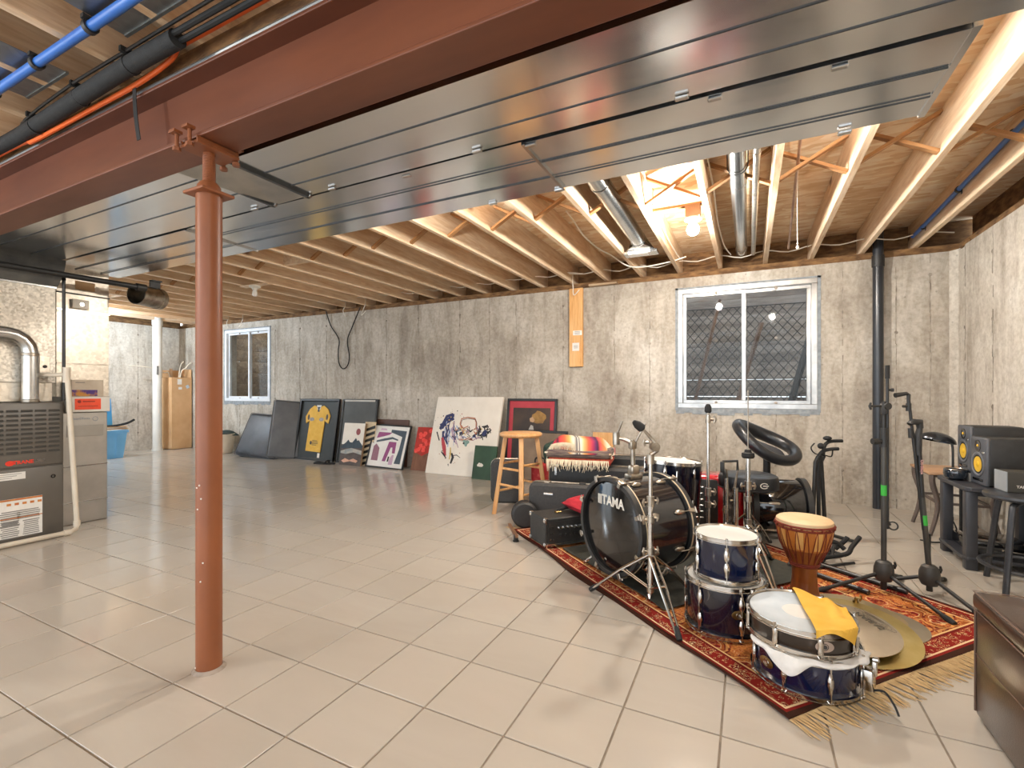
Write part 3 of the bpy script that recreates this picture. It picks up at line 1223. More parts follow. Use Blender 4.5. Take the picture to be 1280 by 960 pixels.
p = pipe_thing('blue_pipe', 'blue plastic water pipe clipped under the joists at upper left', 'pipe', [(-5.5, .822, 2.325), (-2.1, .825, 2.325), (.6, .83, 2.325)], .0165, blue_pex, 12)
for x in (-2.49, -2.08, -2.9, -1.68):
    q = MB(Matrix.Translation(-p.location))
    q.lathe([(.018, -.01), (.024, -.01), (.024, .01), (.018, .01), (.018, -.01)], 16, mtx=TR(x + .04, .824, 2.325) @ RY(PI / 2))
    q.bb(x + .03, x + .05, .80, .85, 2.342, 2.356)
    q.build('pipe_clip', black_plastic, p)
p = pipe_thing('blue_pipe', 'blue plastic water pipe strapped along the last joist by the right wall', 'pipe', [(1.318, 1.4, 2.50), (1.318, 3.7, 2.495), (1.312, 5.0, 2.45), (1.30, 5.32, 2.43)], .0155, blue_pex, 12)
for y in (2.9, 3.6, 4.35, 5.1):
    q = MB(Matrix.Translation(-p.location))
    zz = 2.495 if y < 3.8 else 2.495 - (y - 3.7) * .035
    q.lathe([(.0165, -.012), (.023, -.012), (.023, .012), (.0165, .012), (.0165, -.012)], 16, mtx=TR(1.317, y, zz) @ RX(PI / 2))
    q.bb(1.33, 1.342, y - .01, y + .01, zz - .035, zz + .035)
    q.build('pipe_strap', black_plastic, p)

foam = M('black_foam', '#1a1b1c', '#242526', .8, 0, scale=30, bump=.3)
ls = thing('insulated_pipe', 'black foam-wrapped pipe lying along the top of the steel beam', 'pipe', (-2.6, 1.01, 2.30))
LB = TR(2.6, -1.01, -2.30)
q = MB(LB)
q.tube(smooth_path([(-5.6, .99, 2.31), (-3.48, 1.01, 2.315), (-3.02, 1.0, 2.305), (-2.58, .985, 2.30), (-2.16, .972, 2.30), (-1.80, .975, 2.305)], 6), .031, 14)
q.build('foam_sleeve', foam, ls)
for yo, zo in ((-.012, .01), (.012, .0)):
    q = MB(LB)
    q.tube([(-1.83, .975 + yo, 2.305 + zo), (-1.5, .98 + yo, 2.31 + zo), (.8, .985 + yo, 2.315 + zo)], .010, 8)
    q.build('bare_line', black_rubber, ls)
for x, y in ((-2.52, .985), (-2.98, 1.0), (-2.1, .972)):
    q = MB(LB)
    q.lathe([(.0315, -.008), (.034, -.008), (.034, .008), (.0315, .008), (.0315, -.008)], 16, mtx=TR(x, y, 2.301) @ RY(PI / 2))
    q.box((x, y - .01, 2.345), (.016, .05, .02))
    q.build('hanger_band', black_rubber, ls)
tag_o = pipe_thing('orange_cable', 'orange cable tucked beside the black foam pipe', 'cable', smooth_path([(-5.5, 1.03, 2.295), (-3.4, 1.035, 2.30), (-3.1, 1.03, 2.275), (-2.58, 1.03, 2.28), (-2.17, 1.03, 2.285), (-1.93, 1.022, 2.30), (-1.85, 1.012, 2.325), (-1.7, 1.02, 2.33), (.5, 1.02, 2.335)], 6), .0095, M('orange_jacket', '#e2601e', '#ea6a28', .45, scale=10), part='jacket')
pipe_thing('grey_conduit', 'grey metal conduit lying on the beam flange', 'conduit', [(-5.6, 1.072, 2.281), (-2.5, 1.07, 2.281), (1.4, 1.075, 2.281)], .0135, M('grey_conduit', '#8f9394', '#a3a7a8', .35, .8, scale=6), part='tube')
pipe_thing('thin_black_pipe', 'thin black pipe clipped under the joists above the black foam pipe', 'pipe', smooth_path([(-3.25, 1.06, 2.33), (-3.1, .99, 2.338), (-2.6, .96, 2.342), (-2.1, .955, 2.343), (-.5, .95, 2.343)], 6), .006, black_metal)
q = MB()
q.sheet(lambda u, v: (-.013 + .026 * u + .035 * v, -.004 * math.sin(3 * v), -.215 * v), 1, 8, .002)
o = q.build('hanging_strap', black_rubber, None, (-2.20, 1.032, 2.275))
tag(o, 'black strap hanging down the side of the steel beam', 'strap')
pan_m = galv('dull_pan', '#8d9294', '#a4a9ab', .4, 30)
for k, (x0, x1, lb) in enumerate(((-2.845, -2.475, 'grey sheet metal panel between the joists beside the blue pipe clip'),
                                  (-2.03, -1.66, 'grey sheet metal panel between the joists nearest the top edge'))):
    q = MB()
    q.bb(-(x1 - x0) / 2, (x1 - x0) / 2, -1.0, .93 - 1.0 + .0, 0, .002)
    q.bb(-(x1 - x0) / 2, (x1 - x0) / 2, -.08, -.07, -.004, .006)
    tag(q.build('joist_pan', pan_m, None, ((x0 + x1) / 2, 1.0, 2.357)), lb, 'sheet metal')

# round branch ducts
rdm = M('round_duct_steel', '#cfd3d5', '#b4b9bc', .24, 1.0, scale=4)
r1 = thing('round_duct', 'round metal branch duct ending in a floor register boot', 'duct', (-.89, 3.2, 2.44))
q = MB()
q.cyl((0, -1.1, .04), (0, 1.18, 0), .066, n=22)
q.build('pipe', rdm, r1)
q = MB()
q.lathe([(.066, 0), (.069, .004), (.069, .03), (.066, .034)], 22, mtx=TR(0, 1.13, 0) @ RX(-PI / 2))
q.lathe([(.066, 0), (.069, .004), (.069, .03), (.066, .034)], 22, mtx=TR(0, -.1, .02) @ RX(-PI / 2))
q.build('joint_band', rdm, r1)
q = MB()
n_ = 16
va = [(.066 * math.cos(2 * PI * k / n_), 1.17, .066 * math.sin(2 * PI * k / n_)) for k in range(n_)]
vb = []
for k in range(n_):
    a = 2 * PI * k / n_
    sx, sy = math.cos(a), math.sin(a)
    m_ = max(abs(sx), abs(sy))
    vb.append((sx / m_ * .13, 1.30 + sy / m_ * .055, -.075))
q.add(va + vb, [(k, (k + 1) % n_, n_ + (k + 1) % n_, n_ + k) for k in range(n_)])
q.build('register_boot', rdm, r1)
q = MB()
q.bb(-.15, .15, 1.235, 1.365, -.10, -.075)
b_ = q.build('register_flange', rdm, r1, bevel=.002)
q = MB()
q.bb(-.11, .09, 1.232, 1.234, -.104, -.076)
q.bb(-.11, .06, 1.25, 1.34, -.104, -.1)
q.build('white_label', paper_m, b_)
r2 = thing('round_duct', 'round metal vent duct running straight to the wall between the joists right of the bulb', 'duct', (-.058, 3.2, 2.46))
q = MB()
q.cyl((0, -1.1, 0), (0, 2.2, 0), .05, n=20)
q.build('pipe', rdm, r2)
q = MB()
for y in (.3, 1.9):
    q.lathe([(.05, 0), (.053, .004), (.053, .03), (.05, .034)], 20, mtx=TR(0, y, 0) @ RX(-PI / 2))
q.build('joint_band', rdm, r2)
q = MB()
q.tube(arc((0, .05, .0), .058, PI, 2 * PI, 12), .004, 6)
q.cyl((-.058, .05, 0), (-.058, .05, .13), .004, n=6)
q.cyl((.058, .05, 0), (.058, .05, .13), .004, n=6)
q.build('wire_hanger', black_metal, r2)
r3 = thing('conduit_pipe', 'slim grey metal conduit beside the round vent duct', 'conduit', (.045, 3.2, 2.42))
q = MB()
q.cyl((0, -1.1, 0), (0, 1.95, -.02), .019, n=12)
q.build('tube', M('dull_conduit', '#b3b0aa', '#918e88', .35, .8, scale=14, stretch=(1, 8, 1)), r3)
q = MB()
for y in (-.2, .4, 1.1):
    q.lathe([(.019, 0), (.023, .003), (.023, .03), (.019, .033)], 12, mtx=TR(0, y, -.006) @ RX(-PI / 2))
q.build('coupling', chrome_dull, r3)

# ---- the lit bulb
bulb_m = NT('lit_bulb')
bulb_m.b.inputs['Emission Color'].default_value = (1, .95, .87, 1)
bulb_m.b.inputs['Emission Strength'].default_value = BULB_W / (4 * PI * PI * .043 ** 2)
bulb_m = bulb_m.done('#fff4e0', .4)
porcelain = M('porcelain', '#e8e2d6', '#ded7ca', .3, scale=5)
bl = thing('ceiling_lamp', 'lit bare bulb in a keyless socket between the joists', 'lamp', (-.36, 3.70, 2.31))
q = MB()
q.bb(-.05, .05, -.05, .05, .02, .11)
q.build('junction_box', M('brown_box', '#7a5a40', '#8a694c', .6, scale=10), bl, bevel=.004)
q = MB()
q.bb(-.29, .085, -.02, .02, .11, .13)
q.build('mounting_bar', brace_m, bl)
q = MB()
q.lathe([(0, .02), (.058, .02), (.058, .008), (.03, -.002), (.022, -.015), (0, -.015)], 22)
q.build('socket', porcelain, bl)
q = MB()
q.lathe([(0, -.105), (.02, -.101), (.036, -.088), (.043, -.066), (.040, -.047), (.027, -.025), (.018, -.0145), (0, -.0145)], 18)
q.build('bulb', bulb_m, bl)
# added unseen fill bulbs: two behind the camera, two above the wide duct
fill_m = bulb_m.copy()
fill_m.name = 'fill_bulb'
fill_m.node_tree.nodes['Principled BSDF'].inputs['Emission Strength'].default_value = FILL_W / (4 * PI * PI * .043 ** 2)


def dim(o):
    for c in o.children:
        if c.name.startswith('bulb'):
            c.data = c.data.copy()
            c.data.materials[0] = fill_m
    return o


cool_fill_m = bulb_m.copy()
cool_fill_m.name = 'cool_fill_bulb'
cool_fill_m.node_tree.nodes['Principled BSDF'].inputs['Emission Strength'].default_value = COOL_FILL_W / (4 * PI * PI * .043 ** 2)
cool_fill_m.node_tree.nodes['Principled BSDF'].inputs['Emission Color'].default_value = (.72, .86, 1, 1)
cb_ = dup(bl, (-8.95, 3.35, 2.31), None, 'added cool white fill bulb on the joists hidden behind the furnace ducts at the far left')  # added out of view to brighten the far left floor
for c in cb_.children:
    if c.name.startswith('bulb'):
        c.data = c.data.copy()
        c.data.materials[0] = cool_fill_m
b2_ = dup(bl, (1.10, -.9, 2.31), None, 'added unseen fill bulb between the joists behind the photographer, right of the beam end')  # added unseen to fill the near side
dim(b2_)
for k_, (x_, lb_) in enumerate(((.345, 'added fill bulb hidden above the end of the wide duct'), (-1.68, 'added fill bulb hidden above the middle of the wide duct'))):  # added out of sight to lift the light in the joist bays
    dim(dup(bl, (x_, 2.42, 2.31), None, lb_))
b3_ = dup(bl, (-3.35, -.9, 2.31), None, 'added unseen fill bulb between the joists behind the photographer, near the furnace')
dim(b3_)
porc2 = thing('ceiling_lamp', 'white porcelain socket with an unlit bulb on the joists beyond the red post', 'lamp', (-5.35, 3.77, 2.345))
q = MB()
q.bb(-.22, .26, -.045, .045, 0, .01)
q.build('mounting_bar', joist_m, porc2)
q = MB()
q.lathe([(0, 0), (.065, 0), (.065, -.015), (.035, -.03), (.025, -.05), (0, -.05)], 20)
q.build('socket', porcelain, porc2)
q = MB()
q.lathe([(0, -.13), (.02, -.126), (.03, -.105), (.028, -.08), (.02, -.0495), (0, -.0495)], 16)
q.build('bulb', M('white_bulb', '#efece6', '#e6e2da', .3, scale=5), porc2)

# ---- cables
white_cable = M('white_cable', '#e2dccf', '#d3ccbd', .5, scale=10)
pts = []
for k in range(0, 9):
    x = -1.88 + k * .405
    pts += [(x, 5.25 + rnd.uniform(-.02, .02), 2.44), (x + .2, 5.25, 2.405 + rnd.uniform(-.015, .01))]
pipe_thing('white_cable', 'white electric cable strung through the joist ends along the right wall section', 'cable', smooth_path(pts, 3), .0055, white_cable, 6, part='jacket')
pts = []
for k in range(0, 12):
    x = -6.335 + k * .405
    pts += [(x, 5.2, 2.44), (x + .2, 5.2, 2.415 + rnd.uniform(-.02, .01))]
pipe_thing('white_cable', 'white electric cable through the joist ends at the middle of the wall', 'cable', smooth_path(pts, 3), .0055, white_cable, 6, part='jacket')
pipe_thing('white_cable', 'white cable drooping from the joist beside the round branch duct', 'cable', smooth_path([(-1.35, 3.72, 2.56), (-1.31, 3.78, 2.5), (-1.28, 4.0, 2.42), (-1.24, 4.3, 2.39), (-1.18, 4.55, 2.38), (-1.1, 4.85, 2.345), (-.95, 4.95, 2.34), (-.7, 4.95, 2.36), (-.55, 4.98, 2.40)], 6), .0065, white_cable, 8, part='jacket')
pipe_thing('white_cable', 'white cable hugging the joist just left of the lit bulb', 'cable', smooth_path([(-.63, 2.9, 2.57), (-.635, 3.4, 2.5), (-.625, 3.8, 2.44), (-.63, 4.3, 2.41), (-.62, 4.8, 2.40), (-.6, 5.0, 2.385)], 6), .0055, white_cable, 6, part='jacket')
pipe_thing('white_cable', 'white cable along the joist between the bulb and the round vent duct', 'cable', smooth_path([(-.22, 2.5, 2.54), (-.225, 3.0, 2.52), (-.215, 3.6, 2.47), (-.22, 4.2, 2.44), (-.2, 4.8, 2.42), (-.15, 5.1, 2.40)], 6), .0055, white_cable, 6, part='jacket')
pipe_thing('pull_cord', 'pale pull cord hanging from the ceiling in front of the right window top', 'cord', smooth_path([(.30, 3.75, 2.50), (.3, 3.76, 2.25), (.302, 3.76, 2.05)], 4), .0022, white_cable, 5, part='cord')
q = MB()
q.sphere((.002, .01, -.455), .009, n=8, k=5, sc=(1, 1, 1.6))
q.sphere((.002, .01, -.43), .006, n=8, k=5)
q.build('cord_knob', porcelain, bpy.data.objects['pull_cord'])
pipe_thing('copper_pipe', 'thin tarnished copper pipe slanting between the joists right of the vent duct', 'pipe', [(.245, 2.6, 2.50), (.33, 5.0, 2.37)], .009, M('tarnished_copper', '#a98a78', '#c2a594', .3, .9, scale=8))
pipe_thing('black_wire', 'black wire hanging in a long loop on the concrete wall', 'wire', smooth_path([(-5.93, 5.38, 2.33), (-5.85, 5.40, 2.1), (-5.68, 5.402, 1.88), (-5.69, 5.402, 1.7), (-5.68, 5.402, 1.52), (-5.6, 5.4, 1.42), (-5.5, 5.4, 1.46), (-5.46, 5.402, 1.6), (-5.5, 5.402, 1.85), (-5.4, 5.40, 2.05), (-5.22, 5.38, 2.33)], 6), .008, black_rubber, 6, part='jacket')
for k, x in enumerate((-8.336, -7.931, -5.501, -5.096, -1.861)):
    pts = [(x, 5.37, 2.45), (x, 5.36, 2.37), (x + rnd.uniform(-.03, .03), 5.34, 2.3), (x + rnd.uniform(-.06, .06), 5.33, 2.2), (x + rnd.uniform(0, .1), 5.34, 2.26)]
    pipe_thing('cable_end', ('short white cable end dangling above the left side of the far window', 'short white cable end dangling above the right side of the far window', 'short white cable end dangling above the black wire loop',
                             'short white cable end dangling right of the black wire loop', 'short white cable end curling above the amber wall board')[k], 'cable', smooth_path(pts, 5), .006, white_cable, 6, part='jacket')

# ---- pipes on the wall, board
bp = thing('vent_pipe', 'tall black plastic pipe standing at the wall right of the window', 'pipe', (1.06, 5.355, 0))
q = MB()
q.cyl((0, 0, 0.0), (0, 0, 2.59), .041, n=22)
q.build('pipe', M('black_abs', '#24262b', '#2d3035', .28, scale=3), bp)
q = MB()
q.cyl((0, 0, 2.2), (0, 0, 2.3), .048, n=22)
q.build('coupling', black_plastic, bp)
wp = thing('drain_pipe', 'white plastic drain pipe standing in front of the far left wall', 'pipe', (-9.6, 4.86, 0))
q = MB()
q.cyl((0, 0, 0), (0, 0, 2.595), .072, n=22)
q.build('pipe', white_pvc, wp)
q = MB()
q.cyl((0, 0, 2.27), (0, 0, 2.36), .083, n=22)
q.cyl((0, 0, 0), (0, 0, .03), .083, n=22)
q.build('coupling', white_pvc, wp)
q = MB()
q.box((.07, -.03, 1.45), (.01, .035, .16))
q.build('sticker', ink_grey, wp)
wb = thing('wall_board', 'short amber wooden board fixed upright on the concrete wall', 'board', (-1.828, 5.40, 1.36))
q = MB()
q.rbox((0, 0, .465), (.165, .038, .93), .003, seg=1)
q.build('plank', board_m, wb)
for z, h, w_, x in ((.40, .055, .11, .02), (.235, .095, .085, 0)):
    q = MB()
    q.box((x, -.0198, z), (w_, .001, h))
    lb = q.build('paper_label', paper_m, wb)
    q = MB()
    for k in range(3):
        q.box((x, -.0206, z + .015 - k * .014), (w_ * .6, .0006, .005))
    q.build('print_lines', ink_grey, lb)
q = MB()
q.rbox((0, 0, 0), (.33, .09, .025), .003, seg=1)
tag(q.build('ledge_board', timber_m, None, (-1.5, 5.40, 2.303)), 'small loose board lying on the wall top next to the amber board', 'board')

# ================================================================== THINGS ALONG THE LEFT AND BACK WALLS
blue_tote = M('blue_tote_plastic', '#3f93cf', '#4c9fd8', .4, scale=4)
blue_tote_l = M('pale_blue_plastic', '#6fb0e0', '#7ab8e6', .4, scale=4)
tt = thing('storage_tote', 'blue plastic storage tote half hidden behind the filter cabinet', 'bin', (-9.25, 3.86, 0))
q = MB()
n0, n1 = .2, .235
prof = [(.19, .23, 0), (.225, .275, .44)]
for (hx, hy, z), (gx, gy, z2) in ((prof[0], prof[1]),):
    q.add([(-hx, -hy, z), (hx, -hy, z), (hx, hy, z), (-hx, hy, z), (-gx, -gy, z2), (gx, -gy, z2), (gx, gy, z2), (-gx, gy, z2),
           (-gx + .008, -gy + .008, z2), (gx - .008, -gy + .008, z2), (gx - .008, gy - .008, z2), (-gx + .008, gy - .008, z2),
           (-hx + .008, -hy + .008, .01), (hx - .008, -hy + .008, .01), (hx - .008, hy - .008, .01), (-hx + .008, hy - .008, .01)],
          [(3, 2, 1, 0), (0, 1, 5, 4), (1, 2, 6, 5), (2, 3, 7, 6), (3, 0, 4, 7), (4, 5, 9, 8), (5, 6, 10, 9), (6, 7, 11, 10), (7, 4, 8, 11),
           (8, 9, 13, 12), (9, 10, 14, 13), (10, 11, 15, 14), (11, 8, 12, 15), (12, 13, 14, 15)])
q.build('tub', blue_tote_l, tt)
q = MB()
for (a, b, c, d) in ((-.24, .24, -.29, -.272), (-.24, .24, .272, .29), (-.24, -.222, -.272, .272), (.222, .24, -.272, .272)):
    q.bb(a, b, c, d, .405, .445)
q.build('rim', blue_tote_l, tt, bevel=.003)
q = MB()
for y in (-.14, .0, .14):
    q.box((.208, y, .2), (.018, .03, .34), rot=E3(0, .08, 0))
q.build('rib', blue_tote_l, tt)
q = MB()
q.rbox((0, 0, .22), (.03, .50, .44), .015)
lid = tag(q.build('tote_lid', blue_tote, None, (-9.3, 3.80, .52), (0, -.12, 0)), 'blue plastic tote lid standing upright in the blue tote', 'lid')
q = MB()
q.cyl((.012, .2, .40), (.018, .2, .40), .016, n=12)
q.build('grommet', black_plastic, lid)
pp = thing('paper_stack', 'pile of papers and a black strap lying on top of the blue tote', 'papers', (-9.22, 3.95, .445))
for k in range(4):
    q = MB()
    q.rbox((rnd.uniform(-.02, .02), rnd.uniform(-.02, .03), .008 + k * .015), (.34, .40, .012), .003, seg=1, rot=E3(0, 0, rnd.uniform(-.3, .3)))
    q.build('paper_sheet', paper_m if k % 2 == 0 else cardboard, pp)
q = MB()
q.tube(smooth_path([(.1, -.1, .065), (.14, .05, .075), (.16, .2, .11), (.15, .30, .16)], 5), .018, 8)
q.build('strap', black_rubber, pp)

bxx = thing('tall_carton', 'tall open cardboard box holding loose trim sticks by the back corner', 'carton', (-9.66, 5.22, 0))
q = MB()
a, b, h, t = .165, .175, 1.33, .006
for (x0, x1, y0, y1) in ((-a, a, -b, -b + t), (-a, a, b - t, b), (-a, -a + t, -b + t, b - t), (a - t, a, -b + t, b - t)):
    q.bb(x0, x1, y0, y1, 0, h)
q.bb(-a, a, -b, b, 0, .008)
q.build('box_body', cardboard, bxx)
q = MB()
q.box((-a - .03, 0, h + .07), (.004, .33, .15), rot=E3(0, -.3, 0))
q.box((0, b + .0, h + .08), (.31, .004, .16))
q.build('box_flap', cardboard, bxx)
for y, z, w_, hh in ((-.04, 1.25, .075, .10), (-.03, 1.13, .06, .045), (.10, 1.16, .055, .06)):
    q = MB()
    q.box((a + .001, y, z), (.0015, w_, hh), rot=E3(.5 if y > .05 else 0, 0, 0))
    lb = q.build('paper_label', paper_m if y < .05 else M('pale_blue_label', '#b9c9d6', '#c6d4df', .6), bxx)
trim_pale = M('pale_trim', '#e3d9c8', '#d5c9b5', .5, scale=10)
for pts, r, mm, lb in (([(-9.70, 5.14, .02), (-9.70, 5.14, 1.5)], .026, M('kraft_tube', '#b99a7c', '#c8ab8e', .7), 'brown cardboard tube standing in the tall cardboard box'),
                       ([(-9.66, 5.16, .03), (-9.62, 5.24, 1.4), (-9.60, 5.31, 1.64)], .010, trim_pale, 'thin straight wooden trim stick leaning out of the tall cardboard box'),
                       ([(-9.62, 5.18, .03), (-9.6, 5.24, 1.3), (-9.56, 5.33, 1.52), (-9.5, 5.385, 1.62)], .012, trim_pale, 'pale curved trim strip bending out of the tall cardboard box to the right'),
                       ([(-9.68, 5.12, .1), (-9.66, 5.1, 1.3), (-9.64, 4.98, 1.42), (-9.66, 4.78, 1.50), (-9.7, 4.45, 1.53)], .009, trim_pale, 'pale curved trim strip bending out of the tall cardboard box behind the drain pipe')):
    o = tag(MB(TR(*[-c for c in pts[0]])).tube(smooth_path(pts, 6) if len(pts) > 2 else pts, r, 8).build('trim_stick', mm, None, pts[0]), lb, 'stick')

wbn = thing('white_bin', 'cream plastic bin with a dark cloth on top under the far left window', 'bin', (-8.18, 5.16, 0))
q = MB()
q.lathe([(0, 0), (.14, 0), (.155, .02), (.185, .31), (.195, .315), (.195, .335), (0, .335)], 28)
q.build('bucket', M('cream_plastic', '#e6dac6', '#ded0ba', .4, scale=4), wbn)
q = MB()
q.sheet(lambda u, v: (-.19 + .38 * u, -.17 + .34 * v, .345 + .035 * math.sin(5 * u + 2) * math.cos(4 * v) + .03 - .05 * (abs(u - .5) + abs(v - .5))), 12, 12, .012)
q.build('folded_cloth', M('dark_green_cloth', '#2d3a38', '#3d4a46', .9, scale=20, bump=.3), wbn)


# cushions
def cushion(name, label, loc, rot, W, H, T, m, ruffle=True):
    o = thing(name, label, 'cushion', loc, rot=rot)
    q = MB()
    q.rbox((0, 0, H / 2), (W, T, H), T * .35, seg=3)
    b = q.build('pad', m, o)
    q = MB()
    for s in (-1, 1):
        pts = []
        r = T * .2
        for (cx, cz, a0) in ((W / 2 - r, H - r, 0), (-W / 2 + r, H - r, PI / 2), (-W / 2 + r, r, PI), (W / 2 - r, r, 1.5 * PI)):
            pts += [(cx + r * math.cos(a0 + k * PI / 8), s * T * .36, cz + r * math.sin(a0 + k * PI / 8)) for k in range(5)]
        q.tube(pts, .005, 5, closed=True)
    q.build('piping', m, o)
    q = MB()
    if ruffle:
        for k in range(22):
            x = -W / 2 + .05 + (W - .1) * k / 21
            q.tube([(x, -T / 2 - .001, .02), (x + rnd.uniform(-.006, .006), -T / 2 - .003, .06 + rnd.random() * .03)], [.006, .001], 5)
            q.tube([(x, -T / 2 - .001, H - .02), (x + rnd.uniform(-.006, .006), -T / 2 - .003, H - .05 - rnd.random() * .02)], [.005, .001], 5)
        q.build('gather', m, o)
    return o


cushion('floor_cushion', 'dark grey square vinyl cushion leaning at the left end of the row', (-7.10, 5.02, 0), (-.42, .06, 0.10), .86, .73, .13, slate_vinyl)
cushion('floor_cushion', 'grey vinyl cushion with pale edge leaning beside the framed jersey', (-6.60, 5.16, 0), (-.16, .10, .75), .52, .92, .11, M('grey_vinyl', '#595a5c', '#67686a', .5, scale=5, bump=.08), False)

black_frame = M('black_frame', '#161616', '#1f1f1e', .35, scale=5)
dark_back = M('dark_backing', '#2c302f', '#363a39', .6, scale=3)
cream_art = M('cream_canvas', '#e9e2d6', '#e2dacd', .7, scale=6)


def lean(name, label, cat, x0, x1, yb, H, ytop, T=.03, rz=0.0, tilt=0.0):
    ang = math.asin(max(0, min(.9, (ytop - yb) / H)))
    o = thing(name, label, cat, ((x0 + x1) / 2, yb, 0), rot=(-ang, tilt, rz))
    return o, x1 - x0


def framed(o, W, H, fw, T, fm, back, depth=.008):
    q = MB()
    for (a, b, c, d) in ((-W / 2, W / 2, 0, fw), (-W / 2, W / 2, H - fw, H), (-W / 2, -W / 2 + fw, fw, H - fw), (W / 2 - fw, W / 2, fw, H - fw)):
        q.bb(a, b, 0, T, c, d)
    q.build('frame', fm, o, bevel=.003)
    q = MB()
    q.bb(-W / 2 + fw, W / 2 - fw, depth, depth + .006, fw, H - fw)
    return q.build('backing', back, o)


def flat(o, name, poly, y, m, th=.0012):
    """a flat printed or cut-out shape in the panel's own plane"""
    q = MB()
    q.prism(poly, 0, th, mtx=Matrix(((1, 0, 0, 0), (0, 0, -1, y), (0, 1, 0, 0), (0, 0, 0, 1))))
    return q.build(name, m, o)


def blob(cx, cy, rx, ry, n=16, jit=0.0):
    return [(cx + rx * math.cos(2 * PI * k / n) * (1 + rnd.uniform(-jit, jit)), cy + ry * math.sin(2 * PI * k / n) * (1 + rnd.uniform(-jit, jit))) for k in range(n)]


# framed jersey
jf, W = lean('framed_jersey', 'black shadow-box frame holding a yellow sports jersey', 'picture', -6.49, -5.63, 5.22, .965, 5.37)
H = .965
framed(jf, W, H, .035, .04, black_frame, dark_back, .03)
yel = M('yellow_knit', '#d9a944', '#e2b654', .8, scale=14, bump=.2)
jy = [(-.19, .14), (.13, .13), (.15, .62), (.23, .58), (.255, .70), (.20, .80), (.10, .86), (.04, .84), (-.04, .84), (-.11, .86), (-.20, .80), (-.275, .68), (-.25, .57), (-.175, .62)]
flat(jf, 'jersey', jy, .028, yel, .012)
flat(jf, 'collar', [(-.05, .865), (.05, .865), (.03, .80), (.0, .77), (-.03, .80)], .015, M('white_knit', '#e4e2dc', '#cfcdc8', .8), .003)
flat(jf, 'collar_detail', [(-.035, .83), (-.01, .80), (.01, .80), (.035, .83), (.012, .835), (.02, .76), (-.02, .76), (-.012, .835)], .0118, black_frame)
gry_print = M('grey_print', '#a9a29a', '#8d8780', .7, scale=30)
for poly in (blob(-.13, .64, .055, .03), blob(.08, .64, .05, .03)):
    flat(jf, 'chest_print', poly, .0155, gry_print)
for poly in (blob(-.205, .67, .022, .045), blob(.195, .68, .022, .045)):
    flat(jf, 'sleeve_badge', poly, .0155, M('dark_badge', '#4b4038', '#5d5148', .7))
flat(jf, 'hem_emblem', blob(-.09, .27, .022, .03), .0155, ink_dark)
q = MB()
for k, w_ in enumerate((.11, .13, .13, .1)):
    q.box((.0 - (.13 - w_) / 2, .0148, .305 - k * .022), (w_, .001, .009))
q.build('hem_lettering', ink_dark, jf)
flat(jf, 'small_photo', [(.07, .045), (.12, .045), (.12, .115), (.07, .115)], .028, cream_art)

# tall black frame
pf, W = lean('framed_poster', 'tall black frame with plain grey picture behind the mountain canvas', 'picture', -5.56, -4.86, 5.225, .965, 5.372)
bk = framed(pf, W, .965, .03, .035, black_frame, M('grey_print_sheet', '#4a4d4d', '#5a5d5c', .25, scale=2), .012)
flat(pf, 'pale_strip', [(-.30, .925), (.30, .925), (.30, .952), (-.30, .952)], -.0005, M('silver_strip', '#b9b5ab', '#a8a49b', .4))

# mountain canvas
mc, W = lean('small_canvas', 'small canvas of dark mountains under a red sun', 'painting', -5.36, -4.955, 5.10, .615, 5.215)
H = .615
q = MB()
q.bb(-W / 2, W / 2, 0, .035, 0, H)
q.build('canvas', M('tan_canvas', '#8d7358', '#9c8266', .7, scale=6), mc)
flat(mc, 'pale_sky', [(-W / 2, .30), (W / 2, .30), (W / 2, H), (-W / 2, H)], 0, cream_art)
flat(mc, 'dark_water', [(-W / 2, 0), (W / 2, 0), (W / 2, .30), (-W / 2, .30)], 0, M('dusky_paint', '#4a403c', '#5f5550', .7, scale=9))
flat(mc, 'mountain', [(-W / 2, .27), (-.12, .33), (-.08, .37), (-.05, .335), (0, .33), (.06, .40), (.09, .36), (.12, .37), (W / 2, .29), (W / 2, .26), (-W / 2, .24)], -.0012, M('slate_paint', '#2f3b44', '#3c4a54', .7))
flat(mc, 'mist', [(-W / 2, .20), (-.1, .23), (0, .25), (W / 2, .22), (W / 2, .16), (.05, .19), (-.1, .16), (-W / 2, .17)], -.0024, M('mist_paint', '#7f8c90', '#b5aea2', .7, scale=12))
flat(mc, 'red_sun', blob(.09, .49, .042, .048), -.0012, M('sun_paint', '#8a4448', '#96504f', .7))
flat(mc, 'pink_reflection', [(-.17, .06), (-.1, .10), (-.02, .075), (.06, .10), (.15, .075), (.12, .045), (.0, .06), (-.12, .035)], -.0012, M('peach_paint', '#cf9a80', '#e0b59c', .7, scale=20))
# striped panel
sp_, W = lean('striped_painting', 'narrow painting of slanting dark and cream stripes behind the mountain canvas', 'painting', -5.0, -4.81, 5.185, .63, 5.262)
q = MB()
q.bb(-W / 2, W / 2, -.0, .018, 0, .63)
q.build('panel', M('cream_panel', '#d8c4a4', '#c9b493', .7), sp_)
for k in range(7):
    z = .03 + k * .08
    flat(sp_, 'stripe', [(-.1, z - .03), (.1, z + .03), (.1, z + .075), (-.1, z + .01)], 0, black_frame)

